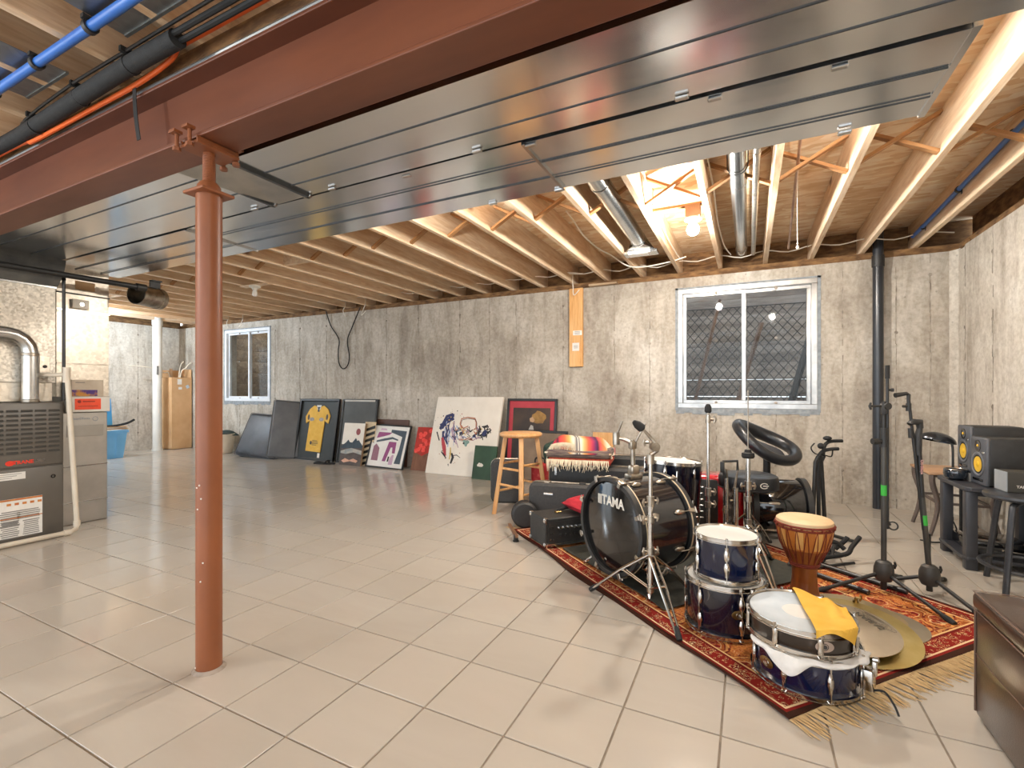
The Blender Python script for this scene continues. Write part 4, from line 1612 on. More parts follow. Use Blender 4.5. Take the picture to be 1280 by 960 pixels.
# brown board then abstract print
bb_, W = lean('brown_board', 'dark brown board standing behind the abstract print', 'board', -4.90, -4.31, 5.33, .665, 5.385)
q = MB()
q.bb(-W / 2, W / 2, 0, .018, 0, .665)
q.build('board', M('walnut_board', '#4f3226', '#5c3b2d', .5, scale=4, stretch=(1, 1, 8)), bb_)
af, W = lean('framed_print', 'black framed abstract print of purple and slate shapes', 'picture', -4.875, -4.205, 5.11, .625, 5.30, tilt=.02)
H = .625
framed(af, W, H, .022, .025, black_frame, M('white_mat', '#e9e6e0', '#e2ded7', .5), .01)
slate = M('slate_ink', '#3d4a55', '#46535e', .6)
plum = M('plum_ink', '#8d3f72', '#97497c', .6)
rose = M('rose_ink', '#8d5f6d', '#986a77', .6)
lilac = M('lilac_ink', '#c19fb5', '#caa9bd', .6)
for m_, poly in ((slate, [(.0, .555), (.27, .545), (.265, .08), (.16, .08), (.20, .28), (.21, .46), (.0, .515)]),
                 (slate, [(-.23, .36), (-.1, .385), (.05, .42), (.15, .40), (.15, .42), (.04, .45), (-.1, .42), (-.23, .385)]),
                 (plum, [(-.24, .42), (-.22, .51), (.02, .51), (-.02, .48), (-.1, .455), (-.16, .44)]),
                 (plum, [(-.06, .10), (.0, .38), (.13, .38), (.14, .22), (.09, .22), (.08, .30), (.05, .3), (.0, .10)]),
                 (rose, [(-.26, .10), (-.26, .30), (-.22, .34), (-.15, .28), (-.14, .10)]),
                 (lilac, [(.06, .06), (.06, .12), (.10, .20), (.13, .20), (.13, .06)]),
                 (lilac, [(-.2, .54), (-.08, .54), (-.1, .565), (-.19, .565)])):
    flat(af, 'cut_shape', poly, .01, m_, .001)
flat(af, 'cut_shape', [(.03, .1), (.055, .1), (.06, .17), (.035, .17)], .0085, black_frame, .001)

# red canvas
rc, W = lean('red_canvas', 'narrow canvas of red blossoms on brown half hidden by the white canvas', 'painting', -4.11, -3.72, 5.17, .60, 5.345)
H = .60
q = MB()
q.bb(-W / 2, W / 2, 0, .035, 0, H)
q.build('canvas', M('brown_paint', '#6d4632', '#80563f', .7, scale=7, stretch=(3, 1, 1)), rc)
flat(rc, 'red_field', [(-W / 2, .26), (-.05, .20), (.1, .28), (W / 2, .24), (W / 2, H), (-W / 2, H)], 0, M('scarlet_paint', '#b8241b', '#a03424', .7, scale=18))
for k in range(20):
    flat(rc, 'blossom', blob(rnd.uniform(-.16, .16), rnd.uniform(.24, .56), .032, .03, 9, .25), -.0012 - .0002 * k, M('blossom_red', '#e0352a', '#ec5548', .6, scale=40) if k == 0 else bpy.data.materials['blossom_red'])

# white canvas with splashed figure
wc, W = lean('white_canvas', 'large white canvas with ink and paint splashes', 'painting', -3.80, -2.79, 5.08, 1.04, 5.375)
H = 1.04
q = MB()
q.rbox((0, .018, H / 2), (W, .036, H), .004, seg=1)
q.build('canvas', cream_art, wc)
cols = {'navy': M('navy_paint', '#252a52', '#343a66', .6, scale=30), 'black': M('ink_paint', '#17161a', '#242228', .6, scale=30), 'red': M('crimson_paint', '#b8434a', '#a53a48', .6),
        'rust': M('rust_paint', '#a3674f', '#b5785a', .6), 'ochre': M('ochre_paint', '#c3a24c', '#d0b36a', .6), 'sky': M('sky_paint', '#8c9dbb', '#a7b5cc', .6), 'mauve': M('mauve_paint', '#9c8095', '#b49aad', .6), 'teal': M('teal_paint', '#6f8f86', '#88a59c', .6)}
art = {k: MB() for k in cols}
AM = Matrix(((1, 0, 0, 0), (0, 0, -1, 0), (0, 1, 0, 0), (0, 0, 0, 1)))
lay = [0]


def cpt(px, py):                            # picture px, py in 0..1 from the top left of the canvas
    return ((px - .5) * W, (1 - py) * H)


def stroke(c, pts, w0):
    lay[0] += 1
    P = [cpt(*p) for p in pts]
    L, R_ = [], []
    for i, (x, y) in enumerate(P):
        a, b = P[max(i - 1, 0)], P[min(i + 1, len(P) - 1)]
        dx, dy = b[0] - a[0], b[1] - a[1]
        l = math.hypot(dx, dy) or 1
        ww = w0 * (1 - .6 * abs(i / (len(P) - 1) - .45)) * rnd.uniform(.7, 1.2)
        L.append((x - dy / l * ww, y + dx / l * ww))
        R_.append((x + dy / l * ww, y - dx / l * ww))
    art[c].prism(L + R_[::-1], 0, .0006 + .00002 * lay[0], mtx=AM)


def splat(c, px, py, r):
    lay[0] += 1
    x, y = cpt(px, py)
    art[c].prism(blob(x, y, r, r, 9, .35), 0, .0006 + .00002 * lay[0], mtx=AM)


for k in range(9):
    stroke('navy', [(.10 + rnd.uniform(0, .08), .40 + rnd.uniform(-.04, .04)), (.18 + rnd.uniform(0, .05), .31 + rnd.uniform(-.05, .05)), (.27 + rnd.uniform(0, .05), .24 + rnd.uniform(-.02, .06))], .022)
for k in range(14):
    x = .17 + rnd.uniform(0, .2)
    stroke(rnd.choice(['navy', 'sky', 'black', 'navy', 'mauve']), [(x, .36 + rnd.uniform(-.05, .1)), (x + rnd.uniform(-.03, .05), .48 + rnd.uniform(-.05, .05)), (x + rnd.uniform(-.02, .09), .6 + rnd.uniform(-.06, .06))], rnd.uniform(.006, .014))
stroke('red', [(.18, .54), (.23, .66), (.27, .77)], .028)
stroke('black', [(.08, .47), (.14, .58)], .016)
stroke('black', [(.20, .72), (.25, .76), (.29, .80)], .01)
stroke('ochre', [(.33, .66), (.345, .74), (.34, .81)], .011)
stroke('black', [(.36, .73), (.39, .78), (.37, .86)], .02)
stroke('black', [(.38, .76), (.44, .75), (.5, .78)], .005)
for pts in ([(.42, .36), (.43, .29), (.52, .27), (.63, .28), (.66, .33), (.67, .42)], [(.42, .36), (.48, .41), (.55, .38)], [(.43, .55), (.52, .56), (.6, .52)]):
    stroke('rust', pts, .011)
    stroke('black', [(a + .012, b + .015) for a, b in pts], .004)
for k in range(44):
    x, y = rnd.uniform(.33, .74), rnd.uniform(.40, .54)
    stroke(rnd.choice(['rust', 'black', 'mauve', 'navy', 'ochre', 'sky']), [(x, y), (x + rnd.uniform(-.05, .06), y + rnd.uniform(-.04, .04)), (x + rnd.uniform(-.05, .08), y + rnd.uniform(-.05, .05))], rnd.uniform(.005, .012))
for k in range(22):
    x, y = .77 + .07 * math.cos(k), .44 + .065 * math.sin(k)
    stroke('black', [(x, y), (x + rnd.uniform(-.03, .05), y + rnd.uniform(-.03, .03)), (x + rnd.uniform(.0, .07), y + rnd.uniform(-.03, .05))], .010)
splat('navy', .80, .46, .04)
for k in range(5):
    splat('teal', .55 + rnd.uniform(-.03, .04), .60 + rnd.uniform(-.03, .03), .022)
splat('black', .52, .60, .015)
for k in range(46):
    splat(rnd.choice(['black', 'black', 'navy', 'red', 'ochre', 'rust']), rnd.choice([rnd.gauss(.2, .08), rnd.gauss(.38, .1)]), rnd.choice([rnd.gauss(.27, .08), rnd.gauss(.75, .08)]), rnd.uniform(.002, .008))
for k, v in art.items():
    v.build('paint_strokes', cols[k], wc)['kind'] = 'stuff'

# green canvas
gc, W = lean('green_canvas', 'small dark green canvas with a pale blossom in front of the white canvas', 'painting', -3.03, -2.72, 4.985, .41, 5.075, T=.02)
q = MB()
q.bb(-W / 2, W / 2, 0, .025, 0, .41)
q.build('canvas', M('green_paint', '#1a3220', '#2f4f36', .5, scale=3), gc)
for (x, z, r) in ((-.08, .17, .018), (-.055, .165, .016), (-.03, .17, .017), (-.045, .185, .012), (-.07, .19, .012)):
    flat(gc, 'blossom', blob(x, z, r, r, 8, .25), 0, cream_art)

# red matted picture
rf, W = lean('framed_picture', 'black framed dark picture with a red mat behind the wooden stool', 'picture', -2.73, -2.06, 5.26, .985, 5.372)
H = .985
framed(rf, W, H, .03, .03, black_frame, M('red_mat', '#a8323c', '#b33b45', .6, scale=8), .012)
flat(rf, 'dark_print', [(-.25, .12), (.25, .12), (.25, .87), (-.25, .87)], .012, M('umber_print', '#241a14', '#4a3524', .5, scale=3, lo=.4, hi=.7))
flat(rf, 'amber_glow', blob(.1, .75, .09, .08, 14, .15), .0105, M('amber_paint', '#7d5a2c', '#a37c40', .6, scale=14))
flat(rf, 'pale_figure', [(-.02, .74), (.02, .76), (.05, .72), (.03, .69), (-.01, .70)], .009, M('tan_paint', '#b08c68', '#c2a07c', .6))
flat(rf, 'pale_figure', [(-.03, .6), (.0, .66), (.03, .65), (.05, .57), (.0, .55)], .009, M('grey_white_paint', '#a9a49d', '#bcb7b0', .6))
bf, W = lean('dark_picture', 'plain black frame edge leaning behind the folded blanket', 'picture', -2.5, -1.88, 5.10, .62, 5.24)
framed(bf, W, .62, .03, .03, black_frame, M('tan_print', '#6d5a48', '#8a7560', .6, scale=3), .01)
pk, W = lean('plank_offcut', 'pale wood offcut leaning on the wall behind the folded blanket', 'board', -1.62, -1.38, 5.30, .60, 5.39)
q = MB()
q.bb(-W / 2, W / 2, 0, .02, 0, .60)
q.build('board', board_m, pk)

# slippers or clip lying on the floor
fl_ = thing('black_sandal', 'small black sandal lying flat on the tiles in front of the mountain canvas', 'sandal', (-5.58, 5.04, 0), .25)
q = MB()
q.prism([(-.17, -.03), (-.05, -.05), (.1, -.045), (.16, -.01), (.15, .035), (.05, .05), (-.1, .045), (-.17, .02)], 0.001, .02)
q.build('sole', black_rubber, fl_, bevel=.003)
q = MB()
q.tube(smooth_path([(.02, -.045, .018), (.05, -.02, .05), (.06, .02, .05), (.03, .048, .018)], 4), .012, 8)
q.tube(smooth_path([(-.02, .0, .018), (-.1, .0, .032), (-.18, .03, .02)], 4), .008, 8)
q.build('strap', black_rubber, fl_)

# ================================================================== STOOL AND CASES
st = thing('wooden_stool', 'plain wooden bar stool with round seat beside the black cases', 'stool', (-1.77, 3.74, 0), rotz=math.atan2(-.896, .443))
q = MB()
q.lathe([(0, .672), (.168, .672), (.18, .678), (.186, .69), (.184, .703), (.172, .71), (.1, .713), (0, .714)], 36)
q.build('seat', stool_m, st)
LG = []
for k in range(4):
    a = k * PI / 2
    top, bot = Vector((.135 * math.cos(a), .135 * math.sin(a), .672)), Vector((.235 * math.cos(a), .235 * math.sin(a), 0))
    LG.append((top, bot))
    q = MB(frame(bot, (math.cos(a), math.sin(a), 0), (-math.sin(a), math.cos(a), 0)))
    ln = (top - bot).length
    dx = .135 - .235
    hw = .019
    q.add([(-hw, -hw, 0), (hw, -hw, 0), (hw, hw, 0), (-hw, hw, 0), (dx - hw, -hw, .672), (dx + hw, -hw, .672), (dx + hw, hw, .672), (dx - hw, hw, .672)],
          [(3, 2, 1, 0), (4, 5, 6, 7), (0, 1, 5, 4), (1, 2, 6, 5), (2, 3, 7, 6), (3, 0, 4, 7)])
    q.build('leg', stool_m, st, bevel=.006)
for k in range(4):
    a, b = LG[k], LG[(k + 1) % 4]
    for z in ((.20, .44) if k % 2 == 0 else (.26, .40)):
        f = z / .672
        q = MB()
        q.cyl(a[1].lerp(a[0], f), b[1].lerp(b[0], f), .0105, n=10)
        q.build('rung', stool_m, st)


def hardcase(name, label, loc, rz, L, T, H, tilt=0, m=charcoal, rr=.05, handle=True):
    o = thing(name, label, 'case', loc, rot=(tilt, 0, rz))
    def outline(d):
        r = rr
        pts = []
        for (cx, cz, a0) in ((L - r, H - r, 0), (r, H - r, PI / 2), (r, r, PI), (L - r, r, 1.5 * PI)):
            pts += [(cx + (r - d) * math.cos(a0 + k * PI / 10), cz + (r - d) * math.sin(a0 + k * PI / 10)) for k in range(6)]
        return pts
    MT = Matrix(((1, 0, 0, 0), (0, 0, 1, 0), (0, 1, 0, 0), (0, 0, 0, 1)))
    q = MB()
    P = [(outline(.02), 0), (outline(.0), .015), (outline(.0), T - .015), (outline(.02), T)]
    n = len(P[0][0])
    vs = [(x, y, z) for ring, y in P for (x, z) in ring]
    fs = [tuple(range(n)), tuple(range(3 * n, 4 * n))]
    for s in range(3):
        fs += [(s * n + k, s * n + (k + 1) % n, (s + 1) * n + (k + 1) % n, (s + 1) * n + k) for k in range(n)]
    q.add(vs, fs)
    q.build('shell', m, o)
    q = MB()
    ring = [(x, T * .5, z) for (x, z) in outline(-.002)]
    q.tube(ring, .006, 6, closed=True)
    q.build('valance', chrome_dull, o)
    if handle:
        q = MB()
        hx = L * .55
        q.tube(smooth_path([(hx - .07, T / 2, H + .002), (hx - .068, T / 2, H + .03), (hx - .045, T / 2, H + .042), (hx + .045, T / 2, H + .042), (hx + .068, T / 2, H + .03), (hx + .07, T / 2, H + .002)], 4), .0105, 8)
        q.rbox((hx - .07, T / 2, H + .004), (.05, .035, .012), .003, seg=1)
        q.rbox((hx + .07, T / 2, H + .004), (.05, .035, .012), .003, seg=1)
        q.build('handle', black_plastic, o)
        for lx in (.10, .36, .75):
            q = MB()
            q.rbox((L * lx + .03, T / 2, H + .006), (.05, .05, .012), .003, seg=1)
            q.rbox((L * lx + .03, T / 2 - .03, H - .008), (.035, .02, .022), .003, seg=1)
            q.build('latch', chrome_dull if lx < .2 else black_plastic, o)
    return o


hardcase('hard_case', 'black hard case standing on edge on the tiles behind the wooden stool', (-2.2, 3.97, 0), math.atan2(.40, 1), .31, .13, .415, m=charcoal, rr=.06, handle=False)
c2 = hardcase('guitar_case', 'long dark grey guitar case standing on edge behind the amplifier', (-1.555, 3.425, 0), .13, 1.08, .14, .345, m=charcoal, rr=.05)
q = MB()
q.rbox((.16, -.001, .265), (.075, .004, .016), .002, seg=1)
q.build('badge', steel_bright, c2)
c3 = hardcase('guitar_case', 'black guitar case standing on edge under the striped blanket', (-1.50, 3.72, 0), .16, .95, .24, .44, m=black_plastic, rr=.05, handle=False)
q = MB()
q.rbox((.06, -.004, .40), (.022, .012, .075), .003, seg=1)
q.rbox((.06, .06, .445), (.022, .05, .012), .003, seg=1)
q.build('latch', steel_bright, c3)
c4 = hardcase('guitar_case', 'silver-edged flat black case lying behind the striped blanket and guitar case', (-1.10, 4.08, 0), .12, .52, .2, .50, m=black_plastic, rr=.04, handle=False)
c5 = thing('round_case', 'small round black case end on the floor between stool and amplifier', 'case', (-1.545, 3.335, .105), rot=(0, 0, .5))
q = MB(RX(-PI / 2))
q.lathe([(0, -.005), (.085, -.005), (.1, .008), (.1, .10), (.09, .11), (0, .11)], 30)
q.build('shell', black_plastic, c5)
q = MB(RX(-PI / 2))
q.torus((0, 0, .05), .1005, .004, n=30)
q.build('zip', black_rubber, c5)
rp = thing('red_patterned_bag', 'red bag with white dots squeezed between the cases under the blanket', 'bag', (-1.80, 4.23, 0))
q = MB()
q.rbox((0, 0, .19), (.16, .13, .38), .05, seg=3)
q.build('body', M('red_dotted_cloth', '#a41f22', '#c8564f', .7, scale=26, lo=.55, hi=.7), rp)
q = MB()
q.tube(smooth_path([(-.05, 0, .37), (-.04, 0, .42), (.04, 0, .42), (.05, 0, .37)], 4), .008, 8)
q.build('handle', black_rubber, rp)

# folded striped blanket on a dark cushion
def stripe_mat():
    t = NT('striped_weave')
    tc = t.n('ShaderNodeTexCoord')
    sp2 = t.n('ShaderNodeSeparateXYZ')
    t.t.links.new(tc.outputs['Object'], sp2.inputs[0])
    x = t.math('MULTIPLY_ADD', sp2.outputs[0], 1.0, t.math('MULTIPLY', sp2.outputs[1], .25))
    x = t.math('FRACT', t.math('MULTIPLY_ADD', x, 1.75, .5))
    c = t.ramp(x, [(0, '#e8dcc6'), (.05, '#8d2035'), (.10, '#b5283f'), (.14, '#3a1a30'), (.16, '#b83240'), (.24, '#d5603e'), (.31, '#e2a45c'), (.37, '#efe3cc'),
                   (.42, '#3b3a48'), (.435, '#e9e0d0'), (.45, '#2f2f3c'), (.47, '#e9dfce'), (.52, '#e2b070'), (.58, '#d0603e'), (.64, '#a82f4c'), (.69, '#5a2456'), (.72, '#3a1a30'), (.75, '#c0404a'), (.83, '#d98a50'), (.91, '#efe0c4'), (.97, '#e8dcc6')], 'LINEAR')
    n = t.n('ShaderNodeTexNoise', Scale=160.0)
    t.t.links.new(tc.outputs['Object'], n.inputs['Vector'])
    t.bump(n.outputs['Fac'], .4, .003)
    return t.done(c, .9, 0)


weave = stripe_mat()
bk_ = thing('striped_blanket', 'folded striped blanket with cream fringe lying on the black guitar case', 'blanket', (-1.28, 3.90, .455), rotz=.16)


def bl_top(u, v):
    x, y = -.27 + .54 * u, -.20 + .36 * v
    e = max(abs(u - .5), abs(v - .5)) * 2
    z = .235 * (1 - max(0, e - .55) ** 1.5 * 1.5) + .012 * math.sin(7 * u + 2 * v) - .05 * (u - .4) ** 2 * 4
    if v < .06:
        z = .11
    if v > .97:
        z = .12
    return (x + .01 * math.sin(9 * v), y + .01 * math.sin(8 * u), z)


q = MB()
q.sheet(bl_top, 26, 20, .012)
q.build('top_fold', weave, bk_)
q = MB()
q.rbox((0, -.02, .095), (.535, .36, .07), .03, seg=3)
q.build('inner_fold', M('dusk_weave', '#8a7a6a', '#4f3f44', .9, scale=9, stretch=(1, 1, 8)), bk_)
q = MB()
q.rbox((0.01, -.015, .035), (.52, .35, .06), .025, seg=3)
q.build('under_fold', M('red_weave', '#9a2f28', '#c05a3a', .9, scale=12, stretch=(4, 1, 1)), bk_)
q = MB()
for k in range(64):
    x = -.25 + .50 * k / 63
    y0 = -.20
    l = rnd.uniform(.05, .09)
    q.tube([(x, y0 - .002, .05), (x + rnd.uniform(-.008, .008), y0 - .022, .04 - l * .4), (x + rnd.uniform(-.015, .015), y0 - .02, .04 - l)], [.0045, .0035, .0015], 4)
for k in range(34):
    v = k / 33
    p = Vector(bl_top(.02, .15 + .75 * v))
    l = rnd.uniform(.06, .1)
    q.tube([p, p + Vector((-.015, -.01, -l * .4)), p + Vector((rnd.uniform(-.02, .0), rnd.uniform(-.03, 0), -l))], [.0045, .0035, .0015], 4)
for k in range(30):
    u = .02 + .42 * k / 29
    p = Vector(bl_top(u, .08))
    l = rnd.uniform(.05, .09)
    q.tube([p + Vector((0, -.005, .0)), p + Vector((0, -.015, -l * .4)), p + Vector((rnd.uniform(-.015, .015), -.012, -l))], [.0045, .0035, .0015], 4)
o = q.build('fringe', M('cream_yarn', '#e6d9bf', '#d6c8ad', .9, scale=40), bk_)
o['kind'] = 'stuff'
q = MB()
q.rbox((-.24, -.01, .10), (.12, .33, .15), .05, seg=3)
q.build('green_lining', M('dark_green_weave', '#1f332b', '#2b4036', .9, scale=20), bk_)

# amplifier head: front runs along the rug's short direction
UD = Vector((.653, .757, 0))
AMR = math.atan2(.757, .653)
am = thing('amplifier', 'black amplifier head with corner protectors and a row of knobs', 'amplifier', (-1.21, 2.93, .012), AMR)
tolex = M('black_tolex', '#262524', '#302f2d', .55, scale=40, bump=.25, bscale=400)
q = MB()
q.bb(0, .48, 0, .24, .012, .2)
q.build('cabinet', tolex, am, bevel=.008)
q = MB()
q.bb(.025, .455, -.004, .002, .035, .178)
fp = q.build('front_panel', black_plastic, am)
q = MB()
q.bb(.01, .47, -.006, .0, .016, .022)
q.bb(.01, .47, -.006, .0, .026, .031)
q.build('trim_strip', steel_bright, am)
q = MB()
q.bb(.09, .40, -.006, -.003, .125, .142)
q.build('control_strip', steel_bright, fp)
for k in range(9):
    q = MB()
    q.cyl((.108 + k * .034, -.006, .134), (.108 + k * .034, -.024, .134), .011, .009, 14)
    q.build('knob', steel_bright if k < 7 else black_plastic, fp)
for k in range(7):
    q = MB()
    q.cyl((.115 + k * .037, -.004, .085), (.115 + k * .037, -.018, .085), .0095, .008, 14)
    q.build('knob', black_plastic, fp)
for x in (.04, .058, .425, .443):
    for z in (.06, .10, .14):
        q = MB()
        q.cyl((x, -.004, z), (x, -.008, z), .0055, n=10)
        q.build('jack', steel_bright, fp)
for x in (0, .48):
    for y in (0, .24):
        for z in (.012, .2):
            q = MB()
            sx, sy, sz = (1 if x == 0 else -1), (1 if y == 0 else -1), (1 if z < .1 else -1)
            q.rbox((x + sx * .010, y + sy * .010, z + sz * .012), (.03, .03, .034), .008)
            q.build('corner_protector', steel_bright, am)
for x in (.05, .43):
    for y in (.04, .20):
        q = MB()
        q.cyl((x, y, 0), (x, y, .014), .014, n=12)
        q.build('rubber_foot', black_rubber, am)
q = MB()
q.tube(smooth_path([(.17, .125, .203), (.18, .125, .222), (.27, .125, .232), (.36, .125, .222), (.37, .125, .203)], 5), .012, 8)
hd = q.build('handle', black_rubber, am)
q = MB()
q.rbox((.165, .125, .206), (.045, .03, .012), .003, seg=1)
q.rbox((.375, .125, .206), (.045, .03, .012), .003, seg=1)
q.build('handle_cap', brass_dull, hd)
pw = thing('red_cushion', 'red plaid cushion lying on the amplifier behind the bass drum', 'cushion', (-.955, 3.24, .222), rot=(0.03, -.05, AMR + .1))
q = MB()
nn = 14
def pil(u, v, s):
    a, b = 2 * u - 1, 2 * v - 1
    t = (1 - a ** 4) * (1 - b ** 4)
    k = 1 - .10 * (1 - abs(a) ** 2) * abs(b) ** 4
    return (.175 * a * (1 - .08 * (1 - b * b)) , .165 * b * (1 - .08 * (1 - a * a)), .055 + s * .052 * t ** .5)
q.sheet(lambda u, v: pil(u, v, 1), nn, nn, .004)
q.sheet(lambda u, v: pil(u, v, -1), nn, nn, .004)
q.build('cover', M('red_plaid', '#9c1526', '#c02a36', .8, scale=10, stretch=(6, 1, 1), bump=.1), pw)
br = thing('wooden_clamp', 'brown wooden bar with black metal foot lying at the rug corner', 'bar', (-1.60, 3.19, 0), rotz=-.9)
q = MB()
q.rbox((.1, 0, .05), (.26, .022, .022), .003, rot=E3(0, .06, 0))
q.build('bar', M('brown_bar', '#6a4a34', '#7d5a40', .5, scale=10, stretch=(1, 6, 6)), br)
q = MB()
q.rbox((.2, 0, .024), (.035, .03, .045), .004)
q.build('foot', black_metal, br)
q = MB()
q.cyl((.2, 0, .0), (.2, 0, .008), .022, n=12)
q.build('pad', black_rubber, br)

# ================================================================== RUG AND MAT
def rug_mat():
    t = NT('persian_weave')
    tc = t.n('ShaderNodeTexCoord')
    sp2 = t.n('ShaderNodeSeparateXYZ')
    t.t.links.new(tc.outputs['Object'], sp2.inputs[0])
    X, Y = sp2.outputs[0], sp2.outputs[1]
    ex = t.math('MINIMUM', X, t.math('SUBTRACT', 1.5, X))
    ey = t.math('MINIMUM', Y, t.math('SUBTRACT', 2.3, Y))
    e = t.math('MINIMUM', ex, ey)
    v = tc.outputs['Object']

    def motif(scale, rot=0.0):
        mp = t.n('ShaderNodeMapping')
        t.t.links.new(v, mp.inputs['Vector'])
        mp.inputs['Rotation'].default_value = (0, 0, rot)
        nz = t.n('ShaderNodeTexNoise', Scale=scale * 1.3, Detail=2.0)
        t.t.links.new(mp.outputs[0], nz.inputs['Vector'])
        mx_ = t.n('ShaderNodeMix', data_type='VECTOR')
        mx_.inputs[0].default_value = .12
        t.t.links.new(mp.outputs[0], mx_.inputs[4])
        t.t.links.new(nz.outputs['Color'], mx_.inputs[5])
        vo = t.n('ShaderNodeTexVoronoi', Scale=scale)
        t.t.links.new(mx_.outputs[1], vo.inputs['Vector'])
        return vo.outputs['Distance']
    f = motif(7.0)
    f2 = motif(17.0, .4)
    f3 = motif(26.0, .9)
    field = t.ramp(f, [(.0, '#d9a35c'), (.08, '#6d1216'), (.17, '#98201c'), (.23, '#e2b87c'), (.27, '#8a1a1a'), (.38, '#a8331f'), (.43, '#e0b87c'), (.46, '#4a1713'), (.53, '#b8502a'), (.60, '#84191a'), (.68, '#d0914c')], 'CONSTANT')
    det = t.ramp(f2, [(.0, '#d8a662'), (.13, '#5d1115'), (.27, '#b85a2a'), (.36, '#e2c08c'), (.41, '#8f2019'), (.50, '#d08a48'), (.6, '#4e1a14')], 'CONSTANT')
    field = t.mix(.5, field, det)
    bord = t.ramp(f, [(.0, '#e0b070'), (.06, '#6d1014'), (.26, '#951c1a'), (.31, '#e6c590'), (.345, '#b5652e'), (.44, '#701815'), (.48, '#d29a58'), (.56, '#6d1a16'), (.62, '#bf7438')], 'CONSTANT')
    bord = t.mix(.4, bord, det)
    thin = t.ramp(f3, [(.0, '#e6cfa2'), (.17, '#6d1416'), (.38, '#dfba80'), (.44, '#84201a')], 'CONSTANT')
    c = field
    for lim, cc in ((.42, '#3a1512'), (.408, thin), (.35, '#e0bd88'), (.34, bord), (.125, '#dfb982'), (.117, '#6d1a16'), (.105, thin), (.042, '#e2c49a'), (.034, '#7a1c18'), (.022, '#3a2015')):
        k = t.math('LESS_THAN', e, lim)
        c = t.mix(k, c, cc)
    n = t.n('ShaderNodeTexNoise', Scale=260.0)
    t.t.links.new(v, n.inputs['Vector'])
    t.bump(n.outputs['Fac'], .5, .003)
    return t.done(c, .95, 0, spec=.15)


rug = thing('patterned_rug', 'red and orange patterned rug with fringe under the drums', 'rug', (.115, 1.76, 0), rotz=AMR)
q = MB()


def rug_pt(u, v):
    x, y = 1.5 * u, 2.3 * v
    ed = .012 * math.sin(7.5 * v + .6) * max(0, 1 - u * 5) + .006 * math.sin(19 * v) * max(0, 1 - u * 6)
    z = .0085 + .006 * max(0, math.sin(9 * v + 1)) * max(0, 1 - u * 9)
    return (x + ed, y + .006 * math.sin(6 * u), z)


q.sheet(rug_pt, 60, 90, .0075)
q.build('pile', rug_mat(), rug)
q = MB()
for k in range(230):
    x = .01 + 1.48 * k / 229
    l = rnd.uniform(.07, .12)
    for y0, sg in ((.004, -1), (2.3, 1)):
        dx = rnd.uniform(-.03, .03)
        q.tube([(x, y0, .005), (x + dx * .5, y0 + sg * l * .5, .004), (x + dx, y0 + sg * l, .0035)], [.0032, .0028, .0012], 4)
o = q.build('fringe', M('tan_fringe', '#c9ad7f', '#b4966a', .9, scale=40), rug)
o['kind'] = 'stuff'
mat_m = M('black_mat', '#23231d', '#35352c', .8, scale=18, bump=.4, bscale=60)
mt_ = thing('drum_mat', 'dark rubbery mat on the rug under the bass drum', 'mat', (-.36, 2.36, .0135), rotz=AMR)
q = MB()
q.sheet(lambda u, v: (1.1 * u + .012 * math.sin(5 * v), .98 * v + .01 * math.sin(7 * u), .006 + .004 * max(0, math.sin(11 * v + 2 * u))), 24, 30, .0045)
q.build('sheet', mat_m, mt_)

# ================================================================== DRUMS
blue_lac = M('midnight_blue_lacquer', '#060f28', '#081536', .16, 0, scale=2, coat=.7)
navy_lac = M('navy_lacquer', '#06081a', '#090d22', .2, 0, scale=2, coat=.6)
black_lac = M('black_lacquer', '#16161a', '#1c1c21', .16, 0, scale=2, coat=.7)
brown_lac = M('dark_brown_lacquer', '#231b17', '#2d231d', .28, 0, scale=4, coat=.3)
head_white = M('coated_head', '#e6e4de', '#d4d2cc', .3, 0, scale=5)
head_clear = M('greyish_head', '#cfd6db', '#b9c2c9', .22, 0, scale=7)
brass_badge = M('brass_badge', '#8a6a3a', '#7b5d33', .35, .9, scale=14)
silver_badge = M('silver_badge', '#c9b8ac', '#bba99d', .35, .6, scale=14)


def hoop(R, z, w_=.02, t=.007):
    return [(R - .004, z), (R + t + .003, z), (R + t + .003, z + .003), (R + t - .002, z + .004), (R + t - .002, z + w_ - .004), (R + t + .001, z + w_ - .003), (R + t + .001, z + w_), (R + t - .004, z + w_), (R - .004, z + .006), (R - .004, z)]


LUGP = [(0, -.034), (.006, -.030), (.0105, -.015), (.011, .0), (.0085, .012), (.0062, .022), (.0068, .030), (.0, .032)]


